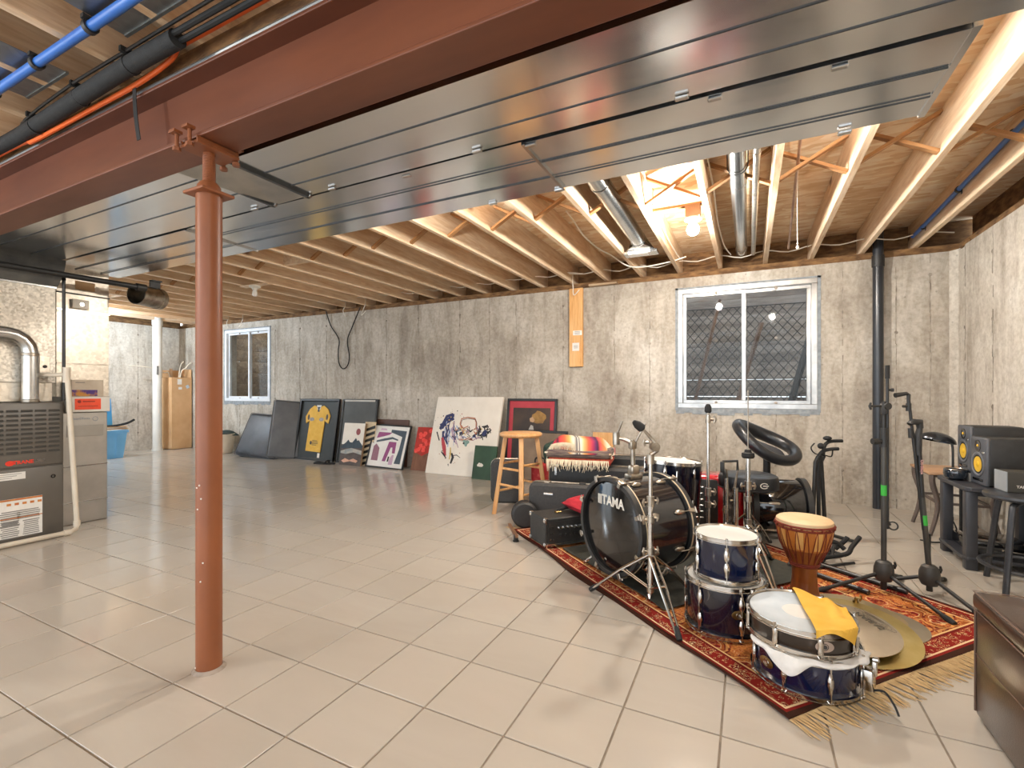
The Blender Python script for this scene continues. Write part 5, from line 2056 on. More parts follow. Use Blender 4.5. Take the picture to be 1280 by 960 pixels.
def drum(name, label, loc, R, H, shell, head=head_white, nl=8, a0=0.0, rot=None, badge=None, badge_a=0.0, badge_z=None, single=False, cat='drum', low_lug=True, ls=1.0):
    o = thing(name, label, cat, loc, rot=rot or (0, 0, 0))
    q = MB()
    q.lathe([(0, .006), (R - .004, .004), (R, .010), (R, H - .010), (R - .004, H - .008), (0, H - .009)], 56)
    q.build('shell', shell, o)
    q = MB()
    q.lathe([(0, H - .006), (R - .012, H - .006), (R - .006, H - .005), (R - .003, H - .010), (0, H - .0085)], 48)
    q.build('head', head, o)
    for z in (0, H - .019):
        q = MB()
        pr_ = hoop(R, z)
        if z == 0:
            pr_ = [(r, .019 - zz) for r, zz in hoop(R, 0)]
        q.lathe(pr_, 56)
        q.build('hoop', chrome, o)
    for k in range(nl):
        a = a0 + 2 * PI * k / nl
        T = RZ(a) @ TR(R + .006, 0, 0)
        zs = [H / 2] if single else ([H - .062, .062] if low_lug else [H - .062])
        for i, z in enumerate(zs):
            q = MB(T @ TR(0, 0, z) @ Matrix.Diagonal((.8, 1.1 * ls, ls, 1)))
            if single:
                q.lathe([(0, -.03), (.007, -.028), (.0095, -.02), (.008, -.008), (.008, .008), (.0095, .02), (.007, .028), (0, .03)], 12)
            else:
                q.lathe(LUGP if i == 0 else [(r, -zz) for r, zz in LUGP][::-1], 12)
            q.build('lug', chrome, o)
        q = MB(T)
        q.cyl((.004, 0, .002), (.004, 0, H + .004) if (single or low_lug) else (.004, 0, H), .0028, n=6)
        q.cyl((.004, 0, H - .004), (.004, 0, H + .008), .0052, n=6)
        q.rbox((.003, 0, H - .006), (.012, .016, .008), .002, seg=1)
        q.rbox((.003, 0, .006), (.012, .016, .008), .002, seg=1)
        q.build('tension_rod', chrome, o)
    if badge is not None:
        T = RZ(badge_a) @ TR(R + .0005, 0, badge_z or H / 2) @ RY(PI / 2)
        q = MB(T @ Matrix.Diagonal((.62, 1, 1, 1)))
        q.lathe([(0, 0), (.03, 0), (.03, .0015), (.026, .0025), (0, .0025)], 28)
        b = q.build('badge', badge, o)
        q = MB(T)
        q.lathe([(0, .002), (.007, .002), (.007, .0045), (.004, .0045), (.004, .0035), (0, .0035)], 16)
        q.torus((0, 0, .003), .011, .0012, n=18, k=5)
        q.build('vent_grommet', ink_dark if badge is silver_badge else chrome, b)
    return o


# the two blue toms, one on the other
drum('rack_tom', 'larger midnight blue tom standing on the rug with a smaller tom on it', (-.095, 2.352, .0100), .160, .225, navy_lac, nl=6, a0=-1.12 - PI, badge=brass_badge, badge_a=-1.18, badge_z=.115)
t1 = drum('rack_tom', 'smaller blue tom stacked on top of the larger blue tom', (-.088, 2.357, .237), .132, .190, blue_lac, nl=6, a0=-1.52)
# snares
drum('snare_drum', 'blue snare drum at the bottom of the front stack on the rug', (.190, 2.07, .0095), .172, .142, blue_lac, head=head_clear, nl=8, a0=-1.24, badge=brass_badge, badge_a=-2.42, ls=.85)
snare0 = bpy.data.objects['snare_drum']
sd2 = drum('snare_drum', 'dark shallow snare drum with grey head lying on the blue snare', (.172, 2.072, .158), .172, .088, brown_lac, head=head_clear, nl=8, a0=-1.30, rot=(.02, .015, 0), badge=silver_badge, badge_a=-1.22, single=True)
q = MB()
q.lathe([(0, .0822), (.05, .0822), (.055, .0826), (.058, .0822)], 30)
q.build('head_dot', head_white, sd2)
# snare throw-off on the right of the lower snare
q = MB(RZ(-.42) @ TR(.178, 0, .03))
q.rbox((.018, 0, .045), (.03, .045, .07), .005)
q.rbox((.034, .0, .085), (.014, .02, .05), .004)
q.cyl((.03, 0, .115), (.045, 0, .118), .008, n=10)
q.build('throw_off', chrome, snare0)
q = MB(RZ(-.42) @ TR(.178, 0, .03))
q.tube(smooth_path([(.03, .0, .01), (.06, .0, .02), (.09, -.02, .0), (.105, -.03, -.026)], 5), .0035, 6)
q.build('snare_strap', black_rubber, snare0)

# cloths
ycl = thing('yellow_cloth', 'yellow polishing cloth draped over the dark snare drum', 'cloth', (.172, 2.072, .252))


def ycloth(u, v):
    p0, p1 = Vector((-.01, .19)), Vector((.155, .06))
    p2, p3 = Vector((.035, -.195)), Vector((.165, -.135))
    a = p0.lerp(p2, v)
    b = p1.lerp(p3, v)
    p = a.lerp(b, u)
    r = p.length
    R = .186
    z = .004 + .004 * math.sin(9 * u + 5 * v) * math.sin(6 * v + 1)
    if u > .55 and v < .6:
        z += .010 * math.sin((u - .55) * 14) * (1 - v)
    if r > R:
        over = r - R
        p = p * ((R + .004 + .012 * min(1, over * 8)) / r)
        z -= over * 2.2 - .003
    return (p.x, p.y, z + .002)


q = MB()
q.sheet(ycloth, 30, 30, .0018)
q.build('cloth', M('yellow_felt', '#d6a437', '#e0b048', .9, scale=14, bump=.15), ycl)
wcl = thing('white_cloth', 'white rag hanging out between the two stacked snare drums', 'cloth', (.190, 2.07, .155))


def wcloth(u, v):
    a = math.radians(-158 + 150 * u)
    ln = .012 + .055 * math.exp(-((u - .30) / .12) ** 2) + .006 * math.sin(23 * u)
    fold = .004 * math.sin(38 * u)
    if v < .35:
        k = v / .35
        r = .165 + .024 * k + fold * k
        return (r * math.cos(a), r * math.sin(a), -.002 + .004 * math.sin(17 * u) * k)
    k = (v - .35) / .65
    r = .189 + fold + .006 * math.sin(PI * k)
    return (r * math.cos(a), r * math.sin(a), -.003 - ln * k)


q = MB()
q.sheet(wcloth, 70, 14, .0015)
q.build('rag', M('white_rag', '#d9d6d0', '#e6e3de', .9, scale=20, bump=.2), wcl)

# bass drum lying on its side, head towards the room
AX = Vector((.602, .798, 0)).normalized()
BC = Vector((-.686, 2.596, .318))
bd = thing('bass_drum', 'black bass drum with a glossy black front head', 'drum', (BC.x + AX.x * .2, BC.y + AX.y * .2, .0165))
BM = frame(BC - bd.location, (AX.y, -AX.x, 0), (0, 0, 1))
R = .252
q = MB(BM)
q.lathe([(0, -.38), (R, -.375), (R, -.03), (R - .008, -.03), (R - .008, -.36), (0, -.36)], 64)
q.build('shell', black_lac, bd)
q = MB(BM)
q.lathe([(0, -.004), (R - .016, -.004), (R - .010, -.007), (R - .004, -.03), (R - .012, -.02), (0, -.007)], 56)
fh = q.build('front_head', black_gloss, bd)
white_print = M('white_print', '#e2ded4', '#d8d3c8', .5, scale=20)
q = MB(BM)
text_mb(q, 'TAMA', .075, TR(.022, .135, -.0035), bold=.0022, sx=.92)
q.build('lettering', white_print, fh)
q = MB(BM)
for k in range(3):
    q.bb(-.108 + k * .0125, -.099 + k * .0125, .108, .162, -.0035, -.0029)
q.build('emblem', white_print, fh)
for z0 in (-.034, -.382):
    q = MB(BM)
    q.lathe([(R - .006, z0), (R + .016, z0), (R + .016, z0 + .042), (R - .006, z0 + .042), (R - .006, z0)], 64)
    hp = q.build('hoop', black_plastic, bd, bevel=.002)
    q = MB(BM)
    q.lathe([(R + .0165, z0 + .028), (R + .0172, z0 + .028), (R + .0172, z0 + .037), (R + .0165, z0 + .037), (R + .0165, z0 + .028)] if z0 < -.1 else
            [(R + .0165, z0 + .002), (R + .0176, z0 + .002), (R + .0176, z0 + .009), (R + .0165, z0 + .009), (R + .0165, z0 + .002)], 64)
    q.build('hoop_inlay', M('cream_inlay', '#d9c7a8', '#cdb998', .3, scale=10) if z0 > -.1 else bpy.data.materials['cream_inlay'], hp)
for k in range(8):
    a = PI / 8 + k * PI / 4
    T = BM @ RZ(a)
    for sgn, zc in ((1, -.005), (-1, -.36)):
        q = MB(T @ TR(R + .02, 0, zc))
        q.rbox((0, 0, 0), (.012, .024, .05), .004)
        q.rbox((-.01, 0, .024 * sgn), (.03, .022, .006), .002, seg=1)
        q.cyl((.003, 0, -.02 * sgn), (.003, 0, -.085 * sgn), .003, n=6)
        q.rbox((.007, 0, .016 * sgn), (.012, .036, .007), .002, seg=1)
        q.build('claw', chrome_dull, bd)
        q = MB(T @ TR(R + .005, 0, -.10 if sgn > 0 else -.28) @ Matrix.Diagonal((.9, 1.1, 1, 1)))
        q.lathe([(0, -.036), (.009, -.03), (.014, -.01), (.013, .01), (.008, .028), (0, .036)], 12)
        q.build('lug', chrome_dull, bd)
q = MB(BM)
q.rbox((.0, R + .012, -.17), (.06, .03, .09), .008)
q.rbox((.0, R + .045, -.17), (.05, .06, .055), .012)
tm = q.build('tom_mount', chrome_dull, bd)
q = MB(BM)
q.cyl((.0, R + .03, -.17), (.0, R + .22, -.16), .013, n=14)
q.rbox((0, R + .19, -.162), (.034, .05, .04), .008)
q.tube(smooth_path([(0, R + .2, -.155), (-.03, R + .222, -.12), (-.055, R + .225, -.09)], 4), .011, 10)
q.cyl((-.055, R + .19, -.09), (-.055, R + .26, -.09), .02, n=14)
q.cyl((-.055, R + .23, -.09), (-.02, R + .325, -.105), .0055, n=8)
q.cyl((.02, R + .21, -.17), (.065, R + .315, -.20), .0055, n=8)
q.build('tom_arm', chrome_dull, tm)
for s in (-1, 1):
    q = MB(BM)
    q.cyl((s * R * .72, -R * .72, -.10), (s * (R * .72 + .10), -.296, -.03), .008, n=8)
    q.cyl((s * (R * .72 + .092), -.285, -.037), (s * (R * .72 + .104), -.300, -.027), .014, .006, 10)
    q.rbox((s * R * .73, -R * .70, -.11), (.05, .05, .06), .012)
    q.build('spur', chrome, bd)

# floor tom behind the bass drum
ft = drum('floor_tom', 'blue floor tom with white head standing behind the bass drum', (-.482, 3.445, .26), .185, .33, navy_lac, nl=6, a0=.4, rot=(-.03, .05, 0), low_lug=True)
for k in range(3):
    a = 2 * PI * k / 3 + .8
    q = MB()
    q.tube([(.20 * math.cos(a), .20 * math.sin(a), .28), (.20 * math.cos(a), .20 * math.sin(a), .02), (.25 * math.cos(a), .25 * math.sin(a), -.06), (.25 * math.cos(a), .25 * math.sin(a), -.245)], .007, 8)
    q.rbox((.198 * math.cos(a), .198 * math.sin(a), .12), (.03, .03, .05), .006)
    q.build('leg', chrome, ft)
    q = MB()
    q.cyl((.25 * math.cos(a), .25 * math.sin(a), -.255), (.25 * math.cos(a), .25 * math.sin(a), -.22), .012, n=10)
    q.build('rubber_foot', black_rubber, ft)
# black drum lying on its side under the throne
BC2 = Vector((.185, 4.02, .215))
b2 = thing('black_drum', 'glossy black drum lying on its side behind the djembe', 'drum', (BC2.x, BC2.y, 0))
BM2 = frame(BC2 - b2.location, (.2, -.98, 0), (0, 0, 1))
q = MB(BM2)
q.lathe([(0, -.19), (.19, -.185), (.2, -.17), (.2, .17), (.19, .185), (0, .19)], 44)
q.build('shell', black_gloss, b2)
for z in (-.19, .155):
    q = MB(BM2)
    q.lathe([(.195, z), (.214, z), (.214, z + .035), (.195, z + .035), (.195, z)], 48)
    q.build('hoop', black_plastic, b2)
for k in range(6):
    a = k * PI / 3 + .3
    q = MB(BM2 @ RZ(a) @ TR(.206, 0, 0))
    q.rbox((0, 0, .06), (.012, .018, .07), .004)
    q.cyl((.002, 0, .02), (.002, 0, .18), .003, n=6)
    q.build('lug', chrome_dull, b2)

# ================================================================== STANDS
def leg_pair(o, hub, low, foot, r=.006, sp=.014, m=chrome, brace=.45, rubber=True):
    hub, low, foot = Vector(hub), Vector(low), Vector(foot)
    d = (foot - hub)
    side = Vector((-d.y, d.x, 0)).normalized() * sp
    q = MB()
    for s in (-1, 1):
        q.tube([hub + side * s * .8, hub.lerp(foot, .5) + side * s + Vector((0, 0, .012)), foot + side * s * .5], r, 7)
    mid = hub.lerp(foot, brace) + Vector((0, 0, .006))
    for s in (-1, 1):
        q.cyl(low + side * s * .5, mid + side * s * .8, r * .75, n=6)
    q.cyl(mid - side * 1.2, mid + side * 1.2, r * .9, n=6)
    q.build('leg', m, o)
    if rubber:
        e = d.normalized()
        q = MB()
        q.tube([foot - e * .045, foot - e * .01, foot + e * .012], [.011, .014, .012], 10)
        q.build('rubber_foot', black_rubber, o)


def wing(q, c, ax, s=1.0):
    c = Vector(c)
    ax = Vector(ax).normalized()
    q.cyl(c, c + ax * .022 * s, .006 * s, n=8)
    up = Vector((0, 0, 1))
    q.tube([c + ax * .018 * s - up * .018 * s, c + ax * .024 * s, c + ax * .018 * s + up * .018 * s], [.005 * s, .0065 * s, .005 * s], 8)


def collars(o, L):
    for z, h, r in L:
        q = MB()
        q.cyl((0, 0, z), (0, 0, z + h), r, n=14)
        q.build('collar', chrome_dull, o)


def wings(o, c, ax, s=1.0, m=None):
    q = MB()
    wing(q, c, ax, s)
    q.build('wing_nut', m or chrome_dull, o)


CR, CF = Vector((cs, sn, 0)), Vector((-sn, cs, 0))     # right and forward as the photographer stood
bs = thing('cymbal_stand', 'chrome double-braced cymbal stand in front of the bass drum', 'stand', (-.43, 2.40, .0155))
q = MB()
q.cyl((0, 0, .055), (0, 0, .50), .0127, n=14)
q.cyl((0, 0, .48), (0, 0, .73), .0098, n=14)
q.build('tube', chrome, bs)
collars(bs, ((.48, .05, .019), (.40, .035, .017), (.245, .035, .021), (.06, .03, .018), (.69, .045, .018)))
for z in (.50, .415, .26):
    wings(bs, CR * -.015 + Vector((0, 0, z)), -CR + CF * -.4, 1.1)
    wings(bs, CR * .015 + Vector((0, 0, z + .01)), CR + CF * -.4, .9)
for fx, fy in ((-.740, 2.440), (-.262, 2.118), (-.275, 2.66)):
    leg_pair(bs, (0, 0, .25), (0, 0, .075), (fx + .43, fy - 2.40, .004))
q = MB()
J = CR * .0 + Vector((0, 0, .735))
q.tube([J, J + CR * .03 + Vector((0, 0, .02)), J + CR * .022 + Vector((0, 0, .06)), J + CR * -.005 + Vector((0, 0, .09)), J + CR * -.045 + Vector((0, 0, .135))], [.011, .012, .011, .008, .006], 10)
q.cyl(J + CR * .02 + Vector((0, 0, .04)) - CF * .02, J + CR * .02 + Vector((0, 0, .04)) + CF * .02, .022, n=16)
wing(q, J + CR * -.01 + Vector((0, 0, .06)), -CR, 1.0)
q.build('tilter', chrome_dull, bs)
q = MB()
a_, b_ = J + CR * -.035 + Vector((0, 0, .125)), J + CR * -.085 + Vector((0, 0, .165))
q.tube([a_, a_.lerp(b_, .12), a_.lerp(b_, .6), b_.lerp(a_, .1), b_], [.012, .022, .021, .013, .008], 14)
q.build('rubber_tip', black_rubber, bs)

s2_ = thing('cymbal_stand', 'chrome straight cymbal stand with dark tip behind the bass drum', 'stand', (-.222, 3.183, .0155))
q = MB()
q.cyl((0, 0, .03), (0, 0, .42), .0127, n=14)
q.cyl((0, 0, .40), (0, 0, .90), .0095, n=14)
q.build('tube', chrome, s2_)
collars(s2_, ((.40, .05, .019), (.33, .035, .018), (.85, .045, .015), (.18, .03, .018), (.895, .035, .008)))
for z in (.425, .35, .875):
    wings(s2_, CR * .014 + Vector((0, 0, z)), CR + CF * -.3, 1.2)
q = MB()
q.lathe([(0, .915), (.014, .915), (.021, .925), (.02, .95), (.012, .968), (0, .972)], 16)
q.build('rubber_tip', black_rubber, s2_)
for a in (.3, 2.4, 4.5):
    leg_pair(s2_, (0, 0, .19), (0, 0, .04), (.26 * math.cos(a), .26 * math.sin(a), .004))

hh = thing('hihat_stand', 'chrome hi-hat stand with long thin rod by the round throne', 'stand', (0, 3.126, .0155))
q = MB()
q.cyl((0, 0, .02), (0, 0, .66), .0135, n=14)
q.build('tube', chrome, hh)
q = MB()
q.cyl((0, 0, .6), (0, 0, 1.055), .0032, n=8)
q.build('pull_rod', chrome_dull, hh)
q = MB()
q.lathe([(0, .655), (.03, .655), (.036, .665), (.034, .685), (.02, .69), (.018, .705), (0, .705)], 18)
q.build('felt_cup', black_rubber, hh)
collars(hh, ((.47, .05, .02), (.40, .03, .02), (.26, .035, .02)))
wings(hh, CR * -.016 + Vector((0, 0, .49)), -CR, 1.1)
wings(hh, CR * .016 + Vector((0, 0, .49)), CR, 1.1)
for fx, fy in ((.140, 2.68), (-.16, 2.86), (.13, 3.36)):
    leg_pair(hh, (0, 0, .27), (0, 0, .05), (fx, fy - 3.126, .004), r=.0065)
q = MB()
q.rbox((-.02, -.17, .012), (.09, .25, .012), .003, rot=E3(.05, 0, .15))
q.build('pedal', chrome_dull, hh)

cl_ = thing('boom_arm_stand', 'short chrome stand with black hooked clamp in front of the red case', 'stand', (-.103, 3.298, .0155))
q = MB()
q.cyl((-.02, 0, .0), (-.02, 0, .50), .013, n=12)
q.cyl((.03, .02, .0), (.03, .02, .44), .020, n=14)
q.build('tube', chrome, cl_)
q = MB()
T3 = Vector((-.02, 0, .56))
q.tube([Vector((-.02, 0, .48)), T3 + CR * -.025, T3 + CR * -.02 + Vector((0, 0, .045)), T3 + CR * .07 + Vector((0, 0, .048)), T3 + CR * .072 + Vector((0, 0, -.01))], .0085, 8)
q.rbox(tuple(T3 + CR * -.025 + Vector((0, 0, .01))), (.026, .026, .07), .006)
q.build('hook_clamp', black_plastic, cl_)
q = MB()
q.tube([T3 + CR * .07 + Vector((0, 0, -.01)), T3 + CR * .045 + Vector((0, 0, -.17))], [.006, .009], 8)
q.build('arm', chrome_dull, cl_)
q = MB()
q.tube([T3 + CR * .0 + Vector((0, 0, -.0)), T3 + CR * .015 + Vector((0, 0, -.17))], [.006, .007], 8)
q.build('arm', chrome_dull, cl_)
wings(cl_, (-.01, 0, .3), -CR, 1.2)
wings(cl_, (-.0, 0, .36), CR, 1.2)
q = MB()
q.sphere((-.005, -.03, .20), .028, n=12, k=7)
q.build('knob', black_plastic, cl_)
q = MB()
for a in (.6, 2.7, 4.8):
    q.cyl((0, 0, .03), (.14 * math.cos(a), .14 * math.sin(a), .008), .008, n=8)
q.build('foot_bar', chrome_dull, cl_)

# red lacquered case
red_lac = M('red_pearl', '#a50d16', '#c01820', .14, 0, scale=14, coat=.7)
rc_ = thing('red_case', 'glossy red box with black slotted side and patterned grey strip behind the drums', 'case', (-.25, 3.97, 0), rotz=.12)
q = MB()
q.rbox((0, 0, .225), (.42, .26, .42), .03, seg=3)
q.build('body', red_lac, rc_)
q = MB()
q.rbox((-.06, 0, .22), (.20, .268, .38), .015)
q.build('bellows', black_plastic, rc_)
for k in range(6):
    q = MB()
    q.rbox((-.1 + .0, -.137, .12 + k * .045), (.07, .008, .012), .003, seg=1)
    q.build('silver_slot', steel_bright, rc_)
q = MB()
q.rbox((.10, -.132, .235), (.062, .006, .37), .002, seg=1)
gs_ = q.build('grey_strip', M('patterned_strip', '#8f8a80', '#3c3a37', .5, scale=26, lo=.42, hi=.55), rc_)
q = MB()
q.rbox((.10, -.0, .437), (.062, .24, .006), .002, seg=1)
q.build('silver_top', steel_bright, rc_)
for x in (-.12, .18):
    q = MB()
    q.cyl((x, -.08, 0), (x, -.08, .02), .012, n=10)
    q.cyl((x, .08, 0), (x, .08, .02), .012, n=10)
    q.build('foot', black_rubber, rc_)

# throne, ring stool
th_ = thing('drum_throne', 'round black padded drum throne seat behind the hi-hat stand', 'stool', (.0, 3.62, 0))
q = MB()
q.lathe([(0, .40), (.165, .40), (.183, .41), (.187, .43), (.187, .475), (.18, .495), (.16, .503), (0, .506)], 40)
q.build('seat', black_vinyl, th_)
q = MB()
q.torus((0, 0, .415), .187, .004, n=36, k=6)
q.build('piping', black_rubber, th_)
q = MB(RZ(math.atan2(-.90, .35)) @ TR(.1878, 0, .455) @ RZ(PI / 2) @ RX(PI / 2))
q.lathe([(.014, 0), (.019, 0), (.019, .001), (.014, .001), (.014, 0)], 20, a0=.6, a1=2 * PI - .6, mtx=Matrix.Diagonal((1.4, 1, 1, 1)) @ TR(.02, 0, 0))
q.bb(.02, .055, -.003, .003, 0, .001)
q.build('seat_emblem', white_print, th_)
q = MB()
q.cyl((0, 0, .05), (0, 0, .4), .0145, n=14)
q.cyl((0, 0, .2), (0, 0, .26), .021, n=14)
q.build('post', chrome, th_)
for a in (.9, 3.0, 5.1):
    leg_pair(th_, (0, 0, .24), (0, 0, .07), (.22 * math.cos(a), .22 * math.sin(a), .012))

rs = thing('ring_stool', 'black vinyl stool with a tilted ring-shaped backrest seat', 'stool', (.16, 4.50, 0))
RC = Vector((-.03, -.03, .645))
zt = (CR * .38 - CF * .42 + Vector((0, 0, .82))).normalized()
xt = (CR - Vector((0, 0, .42))).normalized()
RM = frame(RC, xt, zt.cross(xt))
q = MB(RM)
pts = []
rad = []
for k in range(48):
    a = 2 * PI * k / 48
    pts.append(Vector((.246 * math.cos(a), .224 * math.sin(a), .021 * math.cos(2 * a))))
    rad.append(.049 - .012 * math.cos(a - .0) * 0 + .006 * math.sin(a))
q.tube(pts, rad, 12, closed=True)
q.build('backrest_ring', black_vinyl, rs)
q = MB(RM)
q.lathe([(0, -.055), (.12, -.055), (.17, -.045), (.185, -.03), (.15, -.018), (0, -.012)], 32, a0=PI * 1.02, a1=PI * 2.05)
q.build('seat', slate_vinyl, rs)
q = MB()
q.cyl((-.02, -.02, .03), (-.02, -.02, .59), .028, n=16)
q.lathe([(0, 0), (.19, 0), (.19, .008), (.06, .025), (.035, .06), (0, .06)], 32, mtx=TR(-.02, -.02, 0))
q.build('pedestal', black_metal, rs)

# djembe
DJS = Matrix.Diagonal((.83, .83, 1, 1))
dj = thing('djembe', 'wooden djembe hand drum with rope lacing and pale skin', 'drum', (.248, 2.735, .0095))
wood_dj = M('djembe_wood', '#7d3d14', '#96521f', .35, 0, scale=5, stretch=(4, 4, .6), coat=.3)
q = MB(DJS)
q.lathe([(.08, .004), (.098, .0), (.096, .01), (.082, .05), (.070, .10), (.064, .15), (.066, .19), (.078, .225), (.102, .265), (.126, .31), (.140, .36), (.146, .40), (.146, .425), (.13, .428), (.13, .40), (.06, .19), (.08, .004)], 44)
q.build('body', wood_dj, dj)
q = MB(DJS)
q.lathe([(.0785, .227), (.1025, .266), (.1265, .311), (.1408, .361), (.147, .40), (.147, .385), (.1445, .37), (.12, .29)], 44)
q.build('stained_bowl', M('amber_stain', '#a85f22', '#c27a35', .4, 0, scale=6), dj)
q = MB(DJS)
q.lathe([(0, .434), (.12, .434), (.138, .431), (.147, .425), (.150, .41), (.147, .40), (.13, .425), (0, .43)], 44)
q.build('skin', M('goat_skin', '#d9bd94', '#c9a97e', .6, 0, scale=6), dj)
for z, r in ((.408, .150), (.392, .1485), (.215, .077), (.205, .074)):
    q = MB(DJS)
    q.torus((0, 0, z), r, .0055, n=40, k=6)
    q.build('ring', M('red_brown_cord', '#6d2412', '#80301a', .7, scale=30) if z == .408 else bpy.data.materials['red_brown_cord'], dj)
prof = [(.083, .222), (.105, .263), (.1295, .309), (.1435, .36), (.150, .40)]
for k in range(18):
    for s in (0, 1):
        q = MB(DJS)
        pts = []
        for i, (r, z) in enumerate(prof):
            a = 2 * PI * (k + .5 * (i / 4 if s == 0 else 1 - i / 4) + (0 if s == 0 else .5)) / 18
            pts.append((r * math.cos(a), r * math.sin(a), z))
        q.tube(pts, .0027, 5)
        q.build('rope', bpy.data.materials['red_brown_cord'], dj)
for k in range(9):
    q = MB(DJS)
    a0_, a1_ = 2 * PI * (k * 2 + .35) / 18, 2 * PI * (k * 2 + 1.15) / 18
    pr2 = [(.122, .298), (.134, .33), (.1425, .36), (.1475, .386)]
    q.lathe(pr2, 5, a0=a0_, a1=a1_)
    q.lathe([(r + .0012, z) for r, z in pr2], 5, a0=a0_, a1=a1_)
    q.build('skin_panel', M('skin_panel', '#d9a560', '#cf9850', .6, 0, scale=10) if k == 0 else bpy.data.materials['skin_panel'], dj)
q = MB(DJS)
for k in range(18):
    a = 2 * PI * k / 18
    q.sphere((.154 * math.cos(a), .154 * math.sin(a), .40), .007, n=7, k=5)
o = q.build('knots', bpy.data.materials['red_brown_cord'], dj)
o['kind'] = 'stuff'

# ================================================================== CYMBALS
def cym_mat(name, c1, c2, r):
    t = NT(name)
    tc = t.n('ShaderNodeTexCoord')
    wv = t.n('ShaderNodeTexWave', wave_type='RINGS', rings_direction='Z')
    wv.inputs['Scale'].default_value = 60
    t.t.links.new(tc.outputs['Object'], wv.inputs['Vector'])
    n = t.noise(tc.outputs['Object'], 9, 4)
    c = t.ramp(n, [(.3, c1), (.7, c2)])
    t.bump(wv.outputs['Fac'], .06, .002)
    return t.done(c, r, 1.0)


bronze = cym_mat('bronze', '#cbb78f', '#dccaa4', .42)
brass_y = cym_mat('yellow_bronze', '#cdb672', '#e2cf92', .36)
bronze_d = cym_mat('dull_bronze', '#b9ac97', '#cabfac', .45)
etch = M('etched_print', '#5d564a', '#6b6457', .6, .3, scale=40)


def cymbal(label, loc, R, m, bow, rot=(0, 0, 0), text=None, ta=0.0, stud=False, grp=None):
    o = thing('cymbal', label, 'cymbal', loc, rot=rot)
    bell = R * .22
    prof = [(.006, bow + .022), (bell * .5, bow + .019), (bell * .85, bow + .008), (bell, bow), (R * .5, bow * .75), (R * .8, bow * .3), (R, 0)]
    q = MB()
    q.lathe(prof + [(r, z - .0015) for r, z in prof[::-1]] + [prof[0]], 64)
    q.build('disc', m, o)
    if text:
        q = MB(RZ(ta) @ TR(0, -R * .60, bow * .62 + .0012) @ RX(-math.atan(bow * .45 / (R * .3)) * -.45))
        text_mb(q, text, R * .2, TR(0, 0, 0), bold=.0008)
        q.build('lettering', etch, o)
        q = MB(RZ(ta) @ TR(0, -R * .76, bow * .39 + .001) @ RX(.12))
        for r in (.02, .03, .04, .05):
            q.torus((0, 0, 0), r * R / .2, .0007, Matrix.Diagonal((2.0, .55, 1, 1)), 28, 4)
        q.build('ring_print', etch, o)
    if stud:
        q = MB()
        q.cyl((0, 0, bow + .018), (0, 0, bow + .05), .007, n=10)
        q.cyl((0, 0, bow + .02), (0, 0, bow + .034), .013, n=12)
        wing(q, (0, 0, bow + .05), (1, 0, 0), .8)
        q.build('clutch', brass_dull, o)
    return o


cymbal('pale bronze cymbal lying lowest under the cymbal with a clutch', (.525, 2.685, .0105), .19, bronze_d, .018)
cymbal('bronze cymbal with a clutch on its bell in front of the microphone stands', (.445, 2.685, .030), .20, bronze, .028, rot=(.03, .05, 0), text='SABIAN', ta=.75, stud=True)
cymbal('large yellow bronze cymbal lying on the rug beside the snare drums', (.392, 2.455, .050), .24, brass_y, .026, rot=(.15, .0, 0))
cymbal('smaller dull cymbal with etched lettering lying on the large yellow cymbal', (.375, 2.405, .075), .18, bronze_d, .014, rot=(.15, .0, 0), text='SABIAN', ta=2.25)

# ================================================================== MICROPHONE AND GUITAR STANDS
green_tape = M('green_tape', '#35a83a', '#3fb544', .6, scale=20)


def tripod_base(o, feet, hub_z=.10):
    q = MB()
    q.lathe([(0, hub_z - .055), (.034, hub_z - .055), (.046, hub_z - .03), (.044, hub_z + .01), (.034, hub_z + .04), (.02, hub_z + .05), (0, hub_z + .05)], 18)
    q.build('hub', M('grey_hub', '#35332f', '#3f3c38', .5, scale=12) if 'grey_hub' not in bpy.data.materials else bpy.data.materials['grey_hub'], o)
    q = MB()
    q.cyl((0, 0, .012), (0, 0, hub_z), .014, n=12)
    q.build('lower_tube', black_metal, o)
    for f in feet:
        f = Vector(f)
        d = Vector((f.x, f.y, 0)).normalized()
        q = MB()
        q.tube([Vector((0, 0, hub_z - .02)) + d * .03, f], .0095, 9)
        q.build('leg', black_metal, o)
        e = (f - Vector((0, 0, hub_z - .02))).normalized()
        q = MB()
        q.tube([f - e * .05, f - e * .015, f + e * .012], [.0105, .0145, .013], 10)
        q.build('rubber_foot', black_rubber, o)
    q = MB()
    wing(q, tuple(CR * .042 + Vector((0, 0, hub_z + .02))), tuple(CR + CF * .2), 1.0)
    q.build('hub_knob', black_plastic, o)


